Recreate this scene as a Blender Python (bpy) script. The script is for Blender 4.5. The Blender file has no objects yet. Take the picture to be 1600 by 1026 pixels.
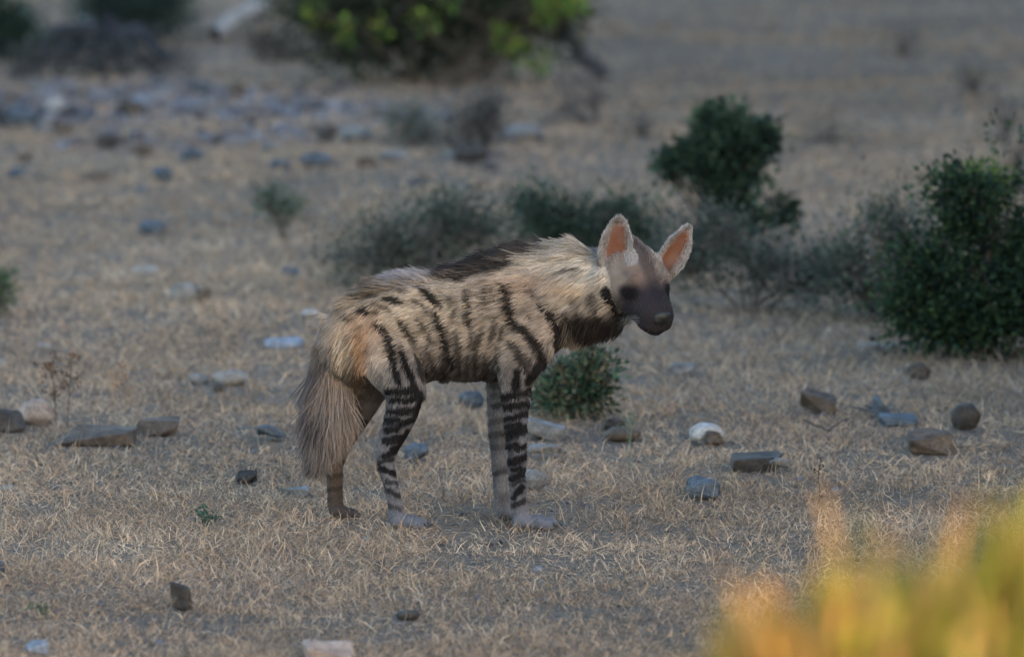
import bpy, bmesh, math, random
import numpy as np
from mathutils import Vector, Matrix

random.seed(7)
rng = np.random.default_rng(11)
sc = bpy.context.scene
R = math.radians

# ------------------------------------------------------------------ camera
CAM_Y, CAM_H, PITCH = -15.0, 2.0, R(5.77)
FPX = 9554.0                                    # focal length in photo pixels (1600 wide)
cd = bpy.data.cameras.new("camera")
cam = bpy.data.objects.new("camera", cd)
sc.collection.objects.link(cam)
sc.camera = cam
cam.location = (0, CAM_Y, CAM_H)
cam.rotation_euler = (R(90) - PITCH, 0, 0)
cd.sensor_width = 36.0
cd.lens = FPX / 1600 * 36.0
cd.clip_start, cd.clip_end = 0.1, 6000
cd.dof.use_dof = True
cd.dof.focus_distance = 15.0
cd.dof.aperture_fstop = 3.7

# ------------------------------------------------------------------ sky, sun, exposure
SUN_EL, SUN_ROT = R(9), R(140)
w = bpy.data.worlds.new("World"); sc.world = w; w.use_nodes = True
nt = w.node_tree
sky = nt.nodes.new("ShaderNodeTexSky"); sky.sky_type = 'NISHITA'; sky.sun_disc = False
sky.sun_elevation, sky.sun_rotation = SUN_EL, SUN_ROT
sky.ozone_density = 1.35
nt.links.new(sky.outputs[0], nt.nodes["Background"].inputs[0])
nt.nodes["Background"].inputs[1].default_value = 0.13
sl = bpy.data.lights.new("sun", 'SUN'); sun = bpy.data.objects.new("sun", sl)
sc.collection.objects.link(sun)
sl.energy, sl.angle, sl.color = 2.0, R(0.5), (1.0, 0.78, 0.52)
sdir = Vector((math.sin(SUN_ROT) * math.cos(SUN_EL), math.cos(SUN_ROT) * math.cos(SUN_EL), math.sin(SUN_EL)))
sun.rotation_euler = sdir.to_track_quat('Z', 'Y').to_euler()
sun.location = sdir * 60
vs = sc.view_settings
vs.view_transform, vs.look, vs.gamma, vs.use_curve_mapping = 'Standard', 'None', 1.0, False
vs.exposure = 2.4
sc.cycles.use_denoising = True
sc.cycles_curves.shape = 'RIBBONS'
sc.cycles.max_bounces = 5
sc.cycles.diffuse_bounces = 3
sc.cycles.transparent_max_bounces = 4

# ------------------------------------------------------------------ numeric helpers
class Noise2:
    def __init__(s, seed):
        s.g = np.random.default_rng(seed).random((256, 256))
    def one(s, x, y):
        xi, yi = np.floor(x).astype(int), np.floor(y).astype(int)
        fx, fy = x - xi, y - yi
        fx, fy = fx * fx * (3 - 2 * fx), fy * fy * (3 - 2 * fy)
        g = s.g
        a, b = g[xi % 256, yi % 256], g[(xi + 1) % 256, yi % 256]
        c, d = g[xi % 256, (yi + 1) % 256], g[(xi + 1) % 256, (yi + 1) % 256]
        return (a * (1 - fx) + b * fx) * (1 - fy) + (c * (1 - fx) + d * fx) * fy
    def __call__(s, x, y, scale=1.0, octaves=3):
        x, y = np.asarray(x, float) / scale, np.asarray(y, float) / scale
        t, amp, n = 0, 0.5, 0
        for k in range(octaves):
            t = t + amp * s.one(x + 17.3 * k, y + 5.1 * k); n += amp
            x, y, amp = x * 2.03, y * 2.03, amp * 0.5
        return t / n
N1, N2, N3 = Noise2(1), Noise2(2), Noise2(3)

def sstep(a, b, x):
    t = np.clip((x - a) / (b - a), 0, 1)
    return t * t * (3 - 2 * t)

def lin(r, g, b):
    f = lambda v: ((v / 255 + 0.055) / 1.055) ** 2.4 if v > 10 else v / 255 / 12.92
    return np.array([f(r), f(g), f(b)])
def D(r, g, b, k=1.0):
    """albedo of a thing that shows as this sRGB colour in the open shade of the photograph"""
    return np.clip(lin(r, g, b) * np.array([1.5, 1.5, 1.5]) * k, 0.004, 0.8)

# ------------------------------------------------------------------ terrain height
def height(x, y):
    x, y = np.asarray(x, float), np.asarray(y, float)
    near = sstep(0.5, 2.5, np.hypot(x * 0.8, y + 0.0))
    h = (N1(x, y, 0.45, 3) - 0.5) * 0.022
    h = h + (N2(x, y, 2.6, 2) - 0.5) * 0.09 * near
    far = sstep(6, 22, y)
    h = h + (N3(x, y, 5.0, 3) - 0.5) * 0.35 * far
    h = h + 0.0007 * np.clip(y - 30, 0, 400) ** 1.5
    return h

cp, sp = math.cos(PITCH), math.sin(PITCH)
def ray(px, py):
    a, b = (px - 800) / FPX, (513 - py) / FPX
    return Vector((a, cp + b * sp, -sp + b * cp))
C0 = Vector((0, CAM_Y, CAM_H))
def P(px, py, y=0.0):                       # pixel to a point in the upright plane at depth y
    d = ray(px, py); t = (y - CAM_Y) / d.y
    return C0 + d * t
def G(px, py):                              # pixel to the ground
    d = ray(px, py); t = CAM_H / -d.z
    for _ in range(12):
        p = C0 + d * t
        t = (CAM_H - float(height(p.x, p.y))) / -d.z
    p = C0 + d * t
    return Vector((p.x, p.y, float(height(p.x, p.y))))
def mpp(p):                                 # metres in one photo pixel at a point
    return (p.y - CAM_Y) / FPX

# ------------------------------------------------------------------ object helpers
COL = sc.collection
def link(name, data, parent=None, mats=(), smooth=False):
    o = bpy.data.objects.new(name, data)
    COL.objects.link(o)
    for m in mats:
        data.materials.append(m)
    if parent:
        o.parent = parent
    if smooth:
        data.polygons.foreach_set("use_smooth", np.ones(len(data.polygons), bool))
    return o
def tag(o, label=None, cat=None, group=None, kind=None):
    if label: o["label"] = label
    if cat: o["category"] = cat
    if group: o["group"] = group
    if kind: o["kind"] = kind
    return o
def raw_mesh(name, verts, loops, starts, totals, cols=None):
    me = bpy.data.meshes.new(name)
    me.vertices.add(len(verts)); me.vertices.foreach_set("co", np.asarray(verts, np.float32).ravel())
    me.loops.add(len(loops)); me.loops.foreach_set("vertex_index", np.asarray(loops, np.int32))
    me.polygons.add(len(starts)); me.polygons.foreach_set("loop_start", np.asarray(starts, np.int32))
    try: me.polygons.foreach_set("loop_total", np.asarray(totals, np.int32))
    except Exception: pass
    me.update(calc_edges=True)
    if cols is not None:
        a = me.attributes.new("Col", 'FLOAT_COLOR', 'POINT')
        c = np.ones((len(verts), 4), np.float32); c[:, :3] = cols
        a.data.foreach_set("color", c.ravel())
    return me

def mat_nodes(name):
    m = bpy.data.materials.new(name); m.use_nodes = True
    return m, m.node_tree.nodes, m.node_tree.links, m.node_tree.nodes["Principled BSDF"]
def attr_mat(name, rough=0.8, spec=0.2, translucent=0.0):
    m, n, l, b = mat_nodes(name)
    a = n.new("ShaderNodeAttribute"); a.attribute_name = "Col"
    l.new(a.outputs["Color"], b.inputs["Base Color"])
    b.inputs["Roughness"].default_value = rough
    b.inputs["Specular IOR Level"].default_value = spec
    if translucent:
        t = n.new("ShaderNodeBsdfTranslucent"); l.new(a.outputs["Color"], t.inputs["Color"])
        mx = n.new("ShaderNodeMixShader"); mx.inputs[0].default_value = translucent
        l.new(b.outputs[0], mx.inputs[1]); l.new(t.outputs[0], mx.inputs[2])
        l.new(mx.outputs[0], n["Material Output"].inputs["Surface"])
    return m

# ------------------------------------------------------------------ ground
def axis(fine, step, reach):
    a = list(np.arange(fine[0], fine[1] + 1e-6, step))
    s, v = step, a[-1]
    while v < reach:
        s *= 1.25; v += s; a.append(v)
    s, v = step, a[0]
    while v > -reach:
        s *= 1.25; v -= s; a.insert(0, v)
    return np.array(a)
gx, gy = axis((-3.2, 3.2), 0.05, 1500), axis((-3.2, 30), 0.06, 1500)
XX, YY = np.meshgrid(gx, gy)
ZZ = height(XX, YY)
nv = np.stack([XX, YY, ZZ], -1).reshape(-1, 3)
W_ = len(gx); ii = np.arange(len(gx) * len(gy)).reshape(len(gy), len(gx))
q = np.stack([ii[:-1, :-1], ii[:-1, 1:], ii[1:, 1:], ii[1:, :-1]], -1).reshape(-1)
# a strip of bluish river gravel crosses the ground behind the animal
def gravel_mask(x, y):
    yc = 16.4 - 0.75 * (x + 1.5) + (N3(x, y, 1.7, 2) - 0.5) * 2.0
    m = np.exp(-((y - yc) / 3.6) ** 2) * (1 - sstep(-0.6, 0.7, x))
    return m * sstep(0.42, 0.72, N2(x * 1.2 + 9, y * .5, 0.6, 3) * 0.75 + 0.25 * m)
gm = gravel_mask(nv[:, 0], nv[:, 1])
soil = np.outer(1 - gm, D(94, 84, 76)) + np.outer(gm, D(92, 89, 94))
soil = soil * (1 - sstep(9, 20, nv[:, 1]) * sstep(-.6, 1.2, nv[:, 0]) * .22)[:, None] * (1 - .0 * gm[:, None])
v_ = N1(nv[:, 0], nv[:, 1], 0.9, 4)[:, None]
soil = soil * (0.65 + 0.7 * v_)
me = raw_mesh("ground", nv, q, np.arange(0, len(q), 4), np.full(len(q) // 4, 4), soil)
m_ground, n, l, b = mat_nodes("dry_soil")
a = n.new("ShaderNodeAttribute"); a.attribute_name = "Col"
tc = n.new("ShaderNodeTexCoord")
no = n.new("ShaderNodeTexNoise"); no.inputs["Scale"].default_value = 38; no.inputs["Detail"].default_value = 8
l.new(tc.outputs["Object"], no.inputs["Vector"])
mr = n.new("ShaderNodeMapRange"); mr.inputs[1].default_value = .3; mr.inputs[2].default_value = .7; mr.inputs[3].default_value = .55; mr.inputs[4].default_value = 1.35
l.new(no.outputs["Fac"], mr.inputs[0])
vm = n.new("ShaderNodeVectorMath"); vm.operation = 'SCALE'
l.new(a.outputs["Color"], vm.inputs[0]); l.new(mr.outputs[0], vm.inputs["Scale"])
l.new(vm.outputs[0], b.inputs["Base Color"])
bp = n.new("ShaderNodeBump"); bp.inputs["Strength"].default_value = .7; bp.inputs["Distance"].default_value = .02
l.new(no.outputs["Fac"], bp.inputs["Height"]); l.new(bp.outputs[0], b.inputs["Normal"])
b.inputs["Roughness"].default_value = .95; b.inputs["Specular IOR Level"].default_value = .1
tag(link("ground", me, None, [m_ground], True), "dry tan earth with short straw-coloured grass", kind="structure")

# a hillside added out of view, shaped to shade the animal and its surroundings
hx, hy = np.meshgrid(np.linspace(9, 75, 60), np.linspace(-95, 110, 190))
prof = sstep(9, 26, hx) * (1 - 0.4 * sstep(50, 75, hx))
end = sstep(-6.6, -4.6, hy + 1.19 * hx) * (1 - sstep(85, 110, hy))
hz = prof * end * (10.5 + 5 * (N1(hx, hy, 14, 3) - .5)) + height(hx, hy) - 0.25
hv = np.stack([hx, hy, hz], -1).reshape(-1, 3)
ii = np.arange(hx.size).reshape(hx.shape)
q = np.stack([ii[:-1, :-1], ii[:-1, 1:], ii[1:, 1:], ii[1:, :-1]], -1).reshape(-1)
me = raw_mesh("added_shade_hill", hv, q, np.arange(0, len(q), 4), np.full(len(q) // 4, 4), np.tile(D(110, 98, 84), (len(hv), 1)))
tag(link("added_shade_hill", me, None, [m_ground], True), "added hillside out of view that blocks the low sun", kind="structure")

def scatter(n_, d0, d1, power, margin=1.3):
    u = rng.random(n_)
    if power == 1: d = d0 * (d1 / d0) ** u
    else: d = (d0 ** (1 - power) + u * (d1 ** (1 - power) - d0 ** (1 - power))) ** (1 / (1 - power))
    x = (rng.random(n_) - .5) * 2 * (d * 0.0838 * margin + 0.15)
    return x, d + CAM_Y
# ------------------------------------------------------------------ stones
STONE_MATS = {}
STONES = []
def stone_mat(key, c1, c2, rough=.75):
    if key in STONE_MATS: return STONE_MATS[key]
    m, n, l, b = mat_nodes("stone_" + key)
    tc = n.new("ShaderNodeTexCoord"); oi = n.new("ShaderNodeObjectInfo")
    ad = n.new("ShaderNodeVectorMath"); l.new(tc.outputs["Object"], ad.inputs[0]); l.new(oi.outputs["Location"], ad.inputs[1])
    a = n.new("ShaderNodeTexNoise"); a.inputs["Scale"].default_value = 22; a.inputs["Detail"].default_value = 7; a.inputs["Roughness"].default_value = .65
    f = n.new("ShaderNodeTexNoise"); f.inputs["Scale"].default_value = 130; f.inputs["Detail"].default_value = 4
    l.new(ad.outputs[0], a.inputs["Vector"]); l.new(ad.outputs[0], f.inputs["Vector"])
    r = n.new("ShaderNodeValToRGB"); e = r.color_ramp.elements
    e[0].position, e[1].position = .35, .66
    e[0].color, e[1].color = (*c1, 1), (*c2, 1)
    l.new(a.outputs["Fac"], r.inputs[0])
    mr = n.new("ShaderNodeMapRange"); mr.inputs[1].default_value = .3; mr.inputs[2].default_value = .7; mr.inputs[3].default_value = .7; mr.inputs[4].default_value = 1.25
    l.new(f.outputs["Fac"], mr.inputs[0])
    vm = n.new("ShaderNodeVectorMath"); vm.operation = 'SCALE'; l.new(r.outputs[0], vm.inputs[0]); l.new(mr.outputs[0], vm.inputs["Scale"])
    l.new(vm.outputs[0], b.inputs["Base Color"])
    bp = n.new("ShaderNodeBump"); bp.inputs["Strength"].default_value = .5; bp.inputs["Distance"].default_value = .006
    l.new(a.outputs["Fac"], bp.inputs["Height"]); l.new(bp.outputs[0], b.inputs["Normal"])
    b.inputs["Roughness"].default_value = rough; b.inputs["Specular IOR Level"].default_value = .35
    STONE_MATS[key] = m
    return m
SM = {
    "slate": (D(44, 50, 58), D(76, 85, 96)), "dark": (D(32, 30, 30), D(64, 59, 57)), "brown": (D(50, 43, 39), D(86, 75, 67)),
    "grey": (D(72, 72, 73), D(112, 111, 112)), "pale": (D(88, 84, 82), D(128, 124, 121)), "pink": (D(110, 95, 88), D(148, 132, 122)),
    "white": (D(104, 102, 102), D(154, 152, 152)), "bluewhite": (D(88, 93, 103), D(122, 127, 138)),
}
def stone_mesh(w_, d_, h_, form, seed):
    r = np.random.default_rng(seed)
    nP = {"slab": 16, "block": 15, "round": 60, "wedge": 14, "rough": 24}[form]
    pts = r.normal(0, 1, (nP, 3)); pts /= np.linalg.norm(pts, axis=1, keepdims=True)
    e = {"slab": .38, "block": .45, "round": .95, "wedge": .5, "rough": .7}[form]
    pts = np.sign(pts) * np.abs(pts) ** e
    pts /= np.abs(pts).max(0)
    if form != "round": pts *= r.uniform(.82, 1.0, (nP, 1))
    if form == "wedge":
        pts[:, 2] = pts[:, 2] * .5 + .5 * (1 - .9 * np.abs(pts[:, 0] + .25)) - .1
    if form in ("slab", "block"):
        pts[:, 2] += pts[:, 0] * r.uniform(-.25, .25) + pts[:, 1] * r.uniform(-.1, .2)
    pts *= np.array([w_, d_, h_]) / 2
    pts[:, 0] *= (w_ / 2) / np.abs(pts[:, 0]).max()
    bm = bmesh.new()
    for p in pts: bm.verts.new(p)
    res = bmesh.ops.convex_hull(bm, input=bm.verts)
    for v in [v for v in bm.verts if not v.link_faces]: bm.verts.remove(v)
    bmesh.ops.dissolve_limit(bm, angle_limit=R(9), verts=bm.verts, edges=bm.edges)
    if form != "round":
        bmesh.ops.bevel(bm, geom=bm.edges[:], offset=min(w_, d_, h_) * .06, segments=2, affect='EDGES', profile=.6)
    bmesh.ops.triangulate(bm, faces=bm.faces[:])
    for _ in range(2):
        long = [e for e in bm.edges if e.calc_length() > max(w_, h_) * .16]
        if not long or len(bm.faces) > 2600: break
        bmesh.ops.subdivide_edges(bm, edges=long, cuts=1)
        bmesh.ops.triangulate(bm, faces=bm.faces[:])
    bm.normal_update()
    am = min(w_, h_ * 1.6) * (.10 if form == "rough" else .05)
    for v in bm.verts:
        a = float(N1(v.co.x + seed * 3.1, v.co.z * 1.7 + v.co.y, w_ * .22, 3)) + float(N2(v.co.y + seed, v.co.z + v.co.x * .3, w_ * .22, 3)) - 1
        v.co += v.normal * a * am * 1.5
    me = bpy.data.meshes.new("stone"); bm.to_mesh(me); bm.free()
    return me
def stone(x0, y0, x1, y1, form, mat, label, name="stone", cat="stone", group=None, depth=None, rot=None, seed=None, tilt=0.0):
    sd = seed if seed is not None else int(x0 * 7 + y0 * 13) % 9973
    g = G((x0 + x1) / 2, y1 - (y1 - y0) * .12)
    s = mpp(g); w_ = (x1 - x0) * s
    d_ = depth or min(max(w_ * .75, .02), .35)
    hh = max((y1 - y0) * s - d_ * .115, w_ * .12, .012) * 1.22        # part of it is sunk in the soil
    me = stone_mesh(w_, d_, hh, form, sd)
    o = link(name, me, None, [stone_mat(mat, *SM[mat])], form == "round")
    yc = g.y + d_ * .42
    STONES.append((g.x, yc, w_, d_))
    o.location = (g.x, yc, float(height(g.x, yc)) + hh * .43)
    o.rotation_euler = (0, tilt, 0)
    return tag(o, label, cat, group)

stone(-20, 636, 46, 682, "block", "dark", "dark blocky rock with bluish top beside the pale pinkish stone", "rock", "rock", seed=5)
stone(28, 630, 84, 670, "round", "pink", "pale pinkish rounded stone tucked against dark blocky rock")
stone(76, 667, 214, 702, "slab", "brown", "long flat dark slab lying below the dry weeds", "flat_stone", "slab", depth=.12, seed=12)
stone(204, 654, 284, 686, "block", "brown", "short brown slab between the long flat slab and the hyena", "flat_stone", "slab", seed=4)
stone(395, 663, 447, 694, "wedge", "slate", "triangular blue grey stone just behind the tail of the hyena", seed=9)
stone(331, 580, 388, 607, "round", "pale", "domed stone with pale dusty top behind a small dark stone")
stone(333, 601, 353, 615, "round", "dark", "small dark round stone touching the pale domed stone")
stone(294, 584, 326, 603, "rough", "grey", "dull grey stone next to the pale domed stone")
stone(367, 735, 407, 760, "rough", "dark", "small dark stone with light top lying on bare straw", seed=31)
stone(438, 761, 484, 777, "slab", "grey", "flat pale grey stone behind the hyena's far hind paw")
stone(-12, 758, 20, 769, "slab", "pale", "thin whitish stone flat in the grass in front of long slab")
stone(630, 696, 671, 724, "block", "slate", "blue slate chunk standing in the gap under the hyena's belly", seed=3)
stone(411, 529, 474, 546, "slab", "bluewhite", "thin pale bluish flat stone level with the hyena's rump")
stone(470, 484, 497, 498, "round", "white", "tiny bright white stone by the hyena's rump")
stone(206, 416, 248, 433, "slab", "white", "bright white flat stone in open dry grass")
stone(262, 445, 318, 475, "round", "pale", "pale boulder-like stone with a dark stone at its end")
stone(305, 453, 332, 474, "rough", "brown", "dark brown stone leaning on the pale boulder-like stone")
stone(217, 346, 259, 372, "round", "slate", "dark bluish stone lying alone between sapling and white flat stone")
stone(438, 417, 467, 434, "rough", "slate", "small dark blue stone below the little sapling")
stone(53, 537, 82, 549, "slab", "pale", "little pale stone above the brown seed weed")
stone(-6, 563, 10, 580, "round", "pale", "pale stone cut by the picture edge beyond the pinkish stone")
stone(716, 613, 757, 642, "round", "slate", "rounded bluish stone seen under the hyena's chest")
stone(818, 660, 884, 692, "slab", "grey", "tilted grey slab behind the hyena's front leg", "flat_stone", "slab", seed=21, tilt=.12)
stone(824, 690, 878, 722, "wedge", "grey", "split stone with two pale edges behind the hyena's front leg", seed=8)
stone(814, 738, 854, 770, "round", "grey", "smooth round grey stone behind the hyena's front paw")
stone(942, 655, 977, 675, "rough", "dark", "dark stone in front of the low shrub under the hyena's chin")
stone(943, 668, 1002, 694, "round", "brown", "low brownish stone beside the thin green weed")
stone(1074, 665, 1134, 699, "round", "white", "white topped quartz stone standing out in dry grass")
stone(1100, 676, 1132, 700, "rough", "brown", "brown stone propped against the white quartz stone")
stone(1045, 568, 1087, 590, "rough", "grey", "grey white stone in dry grass beyond the hyena's chin")
stone(1138, 710, 1228, 742, "slab", "dark", "dark slanting slab with sharp edges on straw", "flat_stone", "slab", seed=2, tilt=-.1)
stone(1200, 716, 1242, 742, "wedge", "grey", "grey splinter leaning on the end of the dark slanting slab", seed=6)
stone(1066, 749, 1129, 787, "rough", "slate", "angular blue grey rock with a dark notch in front", "rock", "rock", seed=17)
stone(1248, 617, 1312, 652, "slab", "brown", "brown flat stone with dusty pale top above the dead twig", seed=14, tilt=.15)
stone(1361, 624, 1412, 657, "slab", "slate", "blue grey slab tilted behind another thin slab", "flat_stone", "slab", tilt=.25, seed=7)
stone(1373, 647, 1434, 669, "slab", "slate", "thin blue grey slab lying in front of the tilted one", "flat_stone", "slab", seed=15)
stone(1413, 674, 1500, 717, "block", "brown", "large brown block of stone with a flat top", "rock", "rock", seed=11)
stone(1486, 635, 1534, 677, "round", "dark", "dark rounded stone behind the large brown block")
stone(1416, 570, 1457, 597, "round", "brown", "small brown stone at the foot of the big green shrub")
stone(1338, 535, 1378, 554, "slab", "pale", "pale flat stone near the foot of the twiggy grey shrub")
stone(1376, 537, 1412, 553, "rough", "pale", "pale broken stone touching the foot of the big green shrub")
stone(260, 915, 300, 960, "block", "dark", "dark stone standing upright in blurred grass", seed=13)
stone(38, 1001, 80, 1024, "slab", "bluewhite", "pale bluish stone low in blurred grass", seed=19)
stone(466, 1003, 556, 1040, "slab", "pink", "wide pale pinkish stone in the blurred grass", seed=23)
stone(-10, 878, 10, 897, "round", "slate", "bluish stone cut by the picture edge in blurred grass")
stone(618, 954, 657, 972, "round", "dark", "small dark stone sunk in blurred grass")
stone(1540, 500, 1600, 530, "rough", "brown", "brownish stone hidden in the big green shrub")
# the stones strewn along the gravel strip, far out of focus
far = [(180, 158, 225, 188, "dark"), (150, 212, 190, 236, "dark"), (200, 226, 240, 248, "brown"), (280, 233, 318, 254, "slate"), (236, 262, 270, 286, "slate"), (494, 198, 528, 226, "dark"),
       (466, 240, 520, 264, "slate"), (8, 168, 62, 206, "slate"), (40, 125, 84, 148, "grey"), (530, 200, 585, 226, "grey"), (80, 194, 112, 212, "brown"), (420, 168, 448, 186, "slate"),
       (350, 132, 388, 156, "brown"), (296, 128, 330, 150, "slate"), (240, 130, 268, 146, "dark"), (110, 138, 140, 154, "brown"), (20, 238, 52, 256, "brown"), (380, 186, 404, 202, "dark"),
       (420, 250, 454, 266, "slate"), (590, 236, 640, 252, "grey"), (640, 205, 690, 225, "grey"), (780, 196, 850, 222, "grey"), (556, 246, 590, 262, "brown"), (300, 156, 340, 170, "grey"),
       (190, 152, 240, 168, "bluewhite"), (50, 196, 90, 208, "grey"), (130, 268, 170, 282, "brown"), (440, 150, 480, 164, "brown"), (320, 176, 350, 190, "grey"), (690, 236, 730, 250, "grey"),
       (0, 148, 26, 164, "dark"), (228, 196, 262, 212, "grey"), (350, 212, 390, 226, "grey"), (408, 224, 440, 238, "grey"), (120, 176, 150, 190, "slate"), (10, 262, 40, 280, "slate")]
words_ = {"dark": "dark", "brown": "brownish", "slate": "dark bluish", "grey": "grey", "bluewhite": "pale bluish"}
for i, (a, b_, c, d, mt) in enumerate(far):
    size = "small " if c - a < 32 else ("large " if c - a > 45 else "")
    where = "on the edge of the gravel strip towards the hyena" if d > 246 else ("on the edge of the gravel strip by the creeping scrub" if d < 160 and c < 350 else
            ("at the sandy end of the gravel strip by the tussocks" if a > 525 else ("amid the gravel strip below the pale log" if a > 270 else "amid the gravel strip around the bright white stone")))
    stone(a, b_, c, d, "rough" if i % 3 else "round", mt, size + ("" if i % 3 else "rounded ") + words_[mt] + " stone " + where, group="stones of the gravel strip", seed=200 + i)
stone(72, 156, 102, 182, "round", "white", "bright white stone standing out of the gravel strip")
stone(122, 18, 158, 46, "round", "bluewhite", "bright bluish stone by the dark fallen branch")
stone(20, 20, 48, 40, "round", "bluewhite", "pale stone half hidden by the dark green bush")
stone(708, 226, 765, 264, "rough", "dark", "dark stone under the grey tussock at the gravel's end")
stone(780, 20, 830, 42, "round", "pale", "pale stone beneath the leafy bush with yellowing leaves")

# gravel: small pebbles of the strip
def icos(n_sub):
    bm = bmesh.new(); bmesh.ops.create_icosphere(bm, subdivisions=n_sub, radius=1)
    v = np.array([p.co[:] for p in bm.verts]); f = np.array([[a.index for a in t.verts] for t in bm.faces]); bm.free()
    return v, f
iv, if_ = icos(1)
def pebble_field(name, x, y, rad, cols, label):
    k = len(x)
    sc_ = rad[:, None] * rng.uniform(.55, 1.2, (k, 3)) * [1, 1, .6]
    V = iv[None] * sc_[:, None] * rng.uniform(.8, 1.2, (k, len(iv), 1))
    V += np.stack([x, y, height(x, y) + rad * .15], -1)[:, None]
    L = (if_.ravel()[None] + (np.arange(k) * len(iv))[:, None]).ravel()
    st = np.arange(0, len(L), 3)
    me = raw_mesh(name, V.reshape(-1, 3), L, st, np.full(len(st), 3), np.repeat(cols, len(iv), 0))
    return tag(link(name, me, None, [m_pebble]), label, "gravel", kind="stuff")
m_pebble = attr_mat("pebbles", .8, .3)
x, y = scatter(15000, 24, 40, 2.0)
kp = rng.random(len(x)) < gravel_mask(x, y) * 1.1; x, y = x[kp], y[kp]
PC = np.array([D(84, 85, 94), D(68, 67, 74), D(96, 95, 100), D(52, 49, 51), D(92, 83, 78), D(60, 58, 64)])
pebble_field("gravel", x, y, rng.gamma(3, .009, len(x)) + .006, PC[rng.integers(0, 6, len(x))] * rng.uniform(.8, 1.2, (len(x), 1)), "pale bluish gravel strip crossing the dry ground")
x, y = scatter(2600, 12.3, 26, 2.2)
pebble_field("soil_crumbs", x, y, rng.gamma(2, .0022, len(x)) + .002, PC[rng.integers(0, 6, len(x))] * rng.uniform(.6, 1.2, (len(x), 1)), "small crumbs of stone and earth between the dry grass")
# ------------------------------------------------------------------ dry grass
m_grass = attr_mat("dry_grass", .75, .25, .25)
STRAW = np.array([D(164, 146, 126), D(142, 126, 110), D(120, 109, 100), D(178, 161, 141), D(96, 85, 77), D(156, 132, 109), D(138, 129, 121)])
def blades(name, x, y, ln, wd, lift, cols, z0=None, seed=1, curl=0.5, az=None):
    r = np.random.default_rng(seed); k = len(x)
    if az is None: az = r.random(k) * 2 * np.pi
    z = height(x, y) if z0 is None else z0
    base = np.stack([x, y, z - 0.003], -1)
    d = np.stack([np.cos(az) * np.cos(lift), np.sin(az) * np.cos(lift), np.sin(lift)], -1)
    az2 = az + r.normal(0, 0.7, k)
    lift2 = lift - curl * r.random(k) - 0.1
    d2 = np.stack([np.cos(az2) * np.cos(lift2), np.sin(az2) * np.cos(lift2), np.sin(lift2)], -1)
    # width axis: half the blades show their face to the side, half upwards
    s = np.cross(d, r.normal(0, 1, (k, 3))); s /= np.linalg.norm(s, axis=1, keepdims=True) + 1e-9
    wv = s * wd[:, None] * .5
    mid = base + d * (ln * .5)[:, None]
    tip = mid + d2 * (ln * .5)[:, None]
    floor = height(tip[:, 0], tip[:, 1]) + 0.002 if z0 is None else -9
    tip[:, 2] = np.maximum(tip[:, 2], floor)
    V = np.stack([base - wv, base + wv, mid + wv * .85, mid - wv * .85, tip], 1).reshape(-1, 3)
    o = (np.arange(k) * 5)[:, None]
    L = np.concatenate([o + [0, 1, 2, 3], o + [3, 2, 4]], 1)
    st = (np.arange(k) * 7)[:, None] + np.array([0, 4])
    tt = np.tile([4, 3], k)
    c = np.repeat(cols, 5, 0)
    return raw_mesh(name, V, L.ravel(), st.ravel(), tt, c)

x, y = scatter(780000, 12.2, 44, 2.9, 1.22)
dens = N2(x, y, 0.55, 3) * 0.5 + N3(x + 3, y, 0.13, 2) * 0.5
bare = 0.16 * np.exp(-(((x - 0.75) / .55) ** 2 + ((y + .55) / .45) ** 2)) + 0.10 * np.exp(-(((x - 0.1) / .5) ** 2 + ((y + .12) / .25) ** 2))
keep = rng.random(len(x)) < sstep(0.33, 0.58, dens - bare) * (1 - 0.8 * gravel_mask(x, y)) + 0.26
x, y = x[keep], y[keep]
def clear_of_stones(x, y):
    ok = np.ones(len(x), bool); luck = rng.random(len(x))
    for sx, sy, sw, sd in STONES:
        e = ((x - sx) / (sw * .56)) ** 2 + ((y - sy + .02) / (sd * .5 + .05)) ** 2
        ok &= (e > 1) | (luck > .93)
    return ok
ks = clear_of_stones(x, y); x, y = x[ks], y[ks]
# a share of the blades gathers into tufts
nt_ = 7000; tx_, ty_ = scatter(nt_, 12.2, 40, 2.6, 1.22)
tk = rng.random(nt_) < sstep(.35, .62, N2(tx_ + 31, ty_, .5, 3)) * (1 - gravel_mask(tx_, ty_)); tx_, ty_ = tx_[tk], ty_[tk]
ks = clear_of_stones(tx_, ty_ - .03) & clear_of_stones(tx_, ty_ + .06); tx_, ty_ = tx_[ks], ty_[ks]
n_loose = len(x); per = 22; trad = np.repeat(rng.uniform(.008, .022, len(tx_)), per)
x = np.concatenate([x, np.repeat(tx_, per) + rng.normal(0, 1, len(trad)) * trad]); y = np.concatenate([y, np.repeat(ty_, per) + rng.normal(0, 1, len(trad)) * trad])
k = len(x); dd = (y - CAM_Y) / 15
ln = rng.gamma(3, .0066, k) * dd ** .8 * (0.65 + 0.9 * N1(x, y, .8, 2)) + .008
wd = rng.uniform(.0010, .0026, k) * dd ** .9
lift = np.clip(rng.normal(.42, .45, k), -.05, 1.45)
lift[n_loose:] = np.clip(rng.normal(.85, .3, k - n_loose), .2, 1.5); ln[n_loose:] *= .95
hue = N1(x + 40, y, .5, 3)
ci = np.clip((rng.random(k) * .75 + hue * .6 - .2) * len(STRAW), 0, len(STRAW) - 1).astype(int)
pal = STRAW[rng.permutation(len(STRAW))]
cols = STRAW[ci] * np.array([1.04, .975, .94]) * (rng.uniform(.7, 1.22, k) * (.66 + .8 * N3(x, y, .45, 4)))[:, None]
cols = cols * (1 - sstep(9, 20, y) * sstep(-.6, 1.2, x) * .30)[:, None] * np.where(y[:, None] > 9, np.array([[1.02, .98, .93]]), 1)
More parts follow.
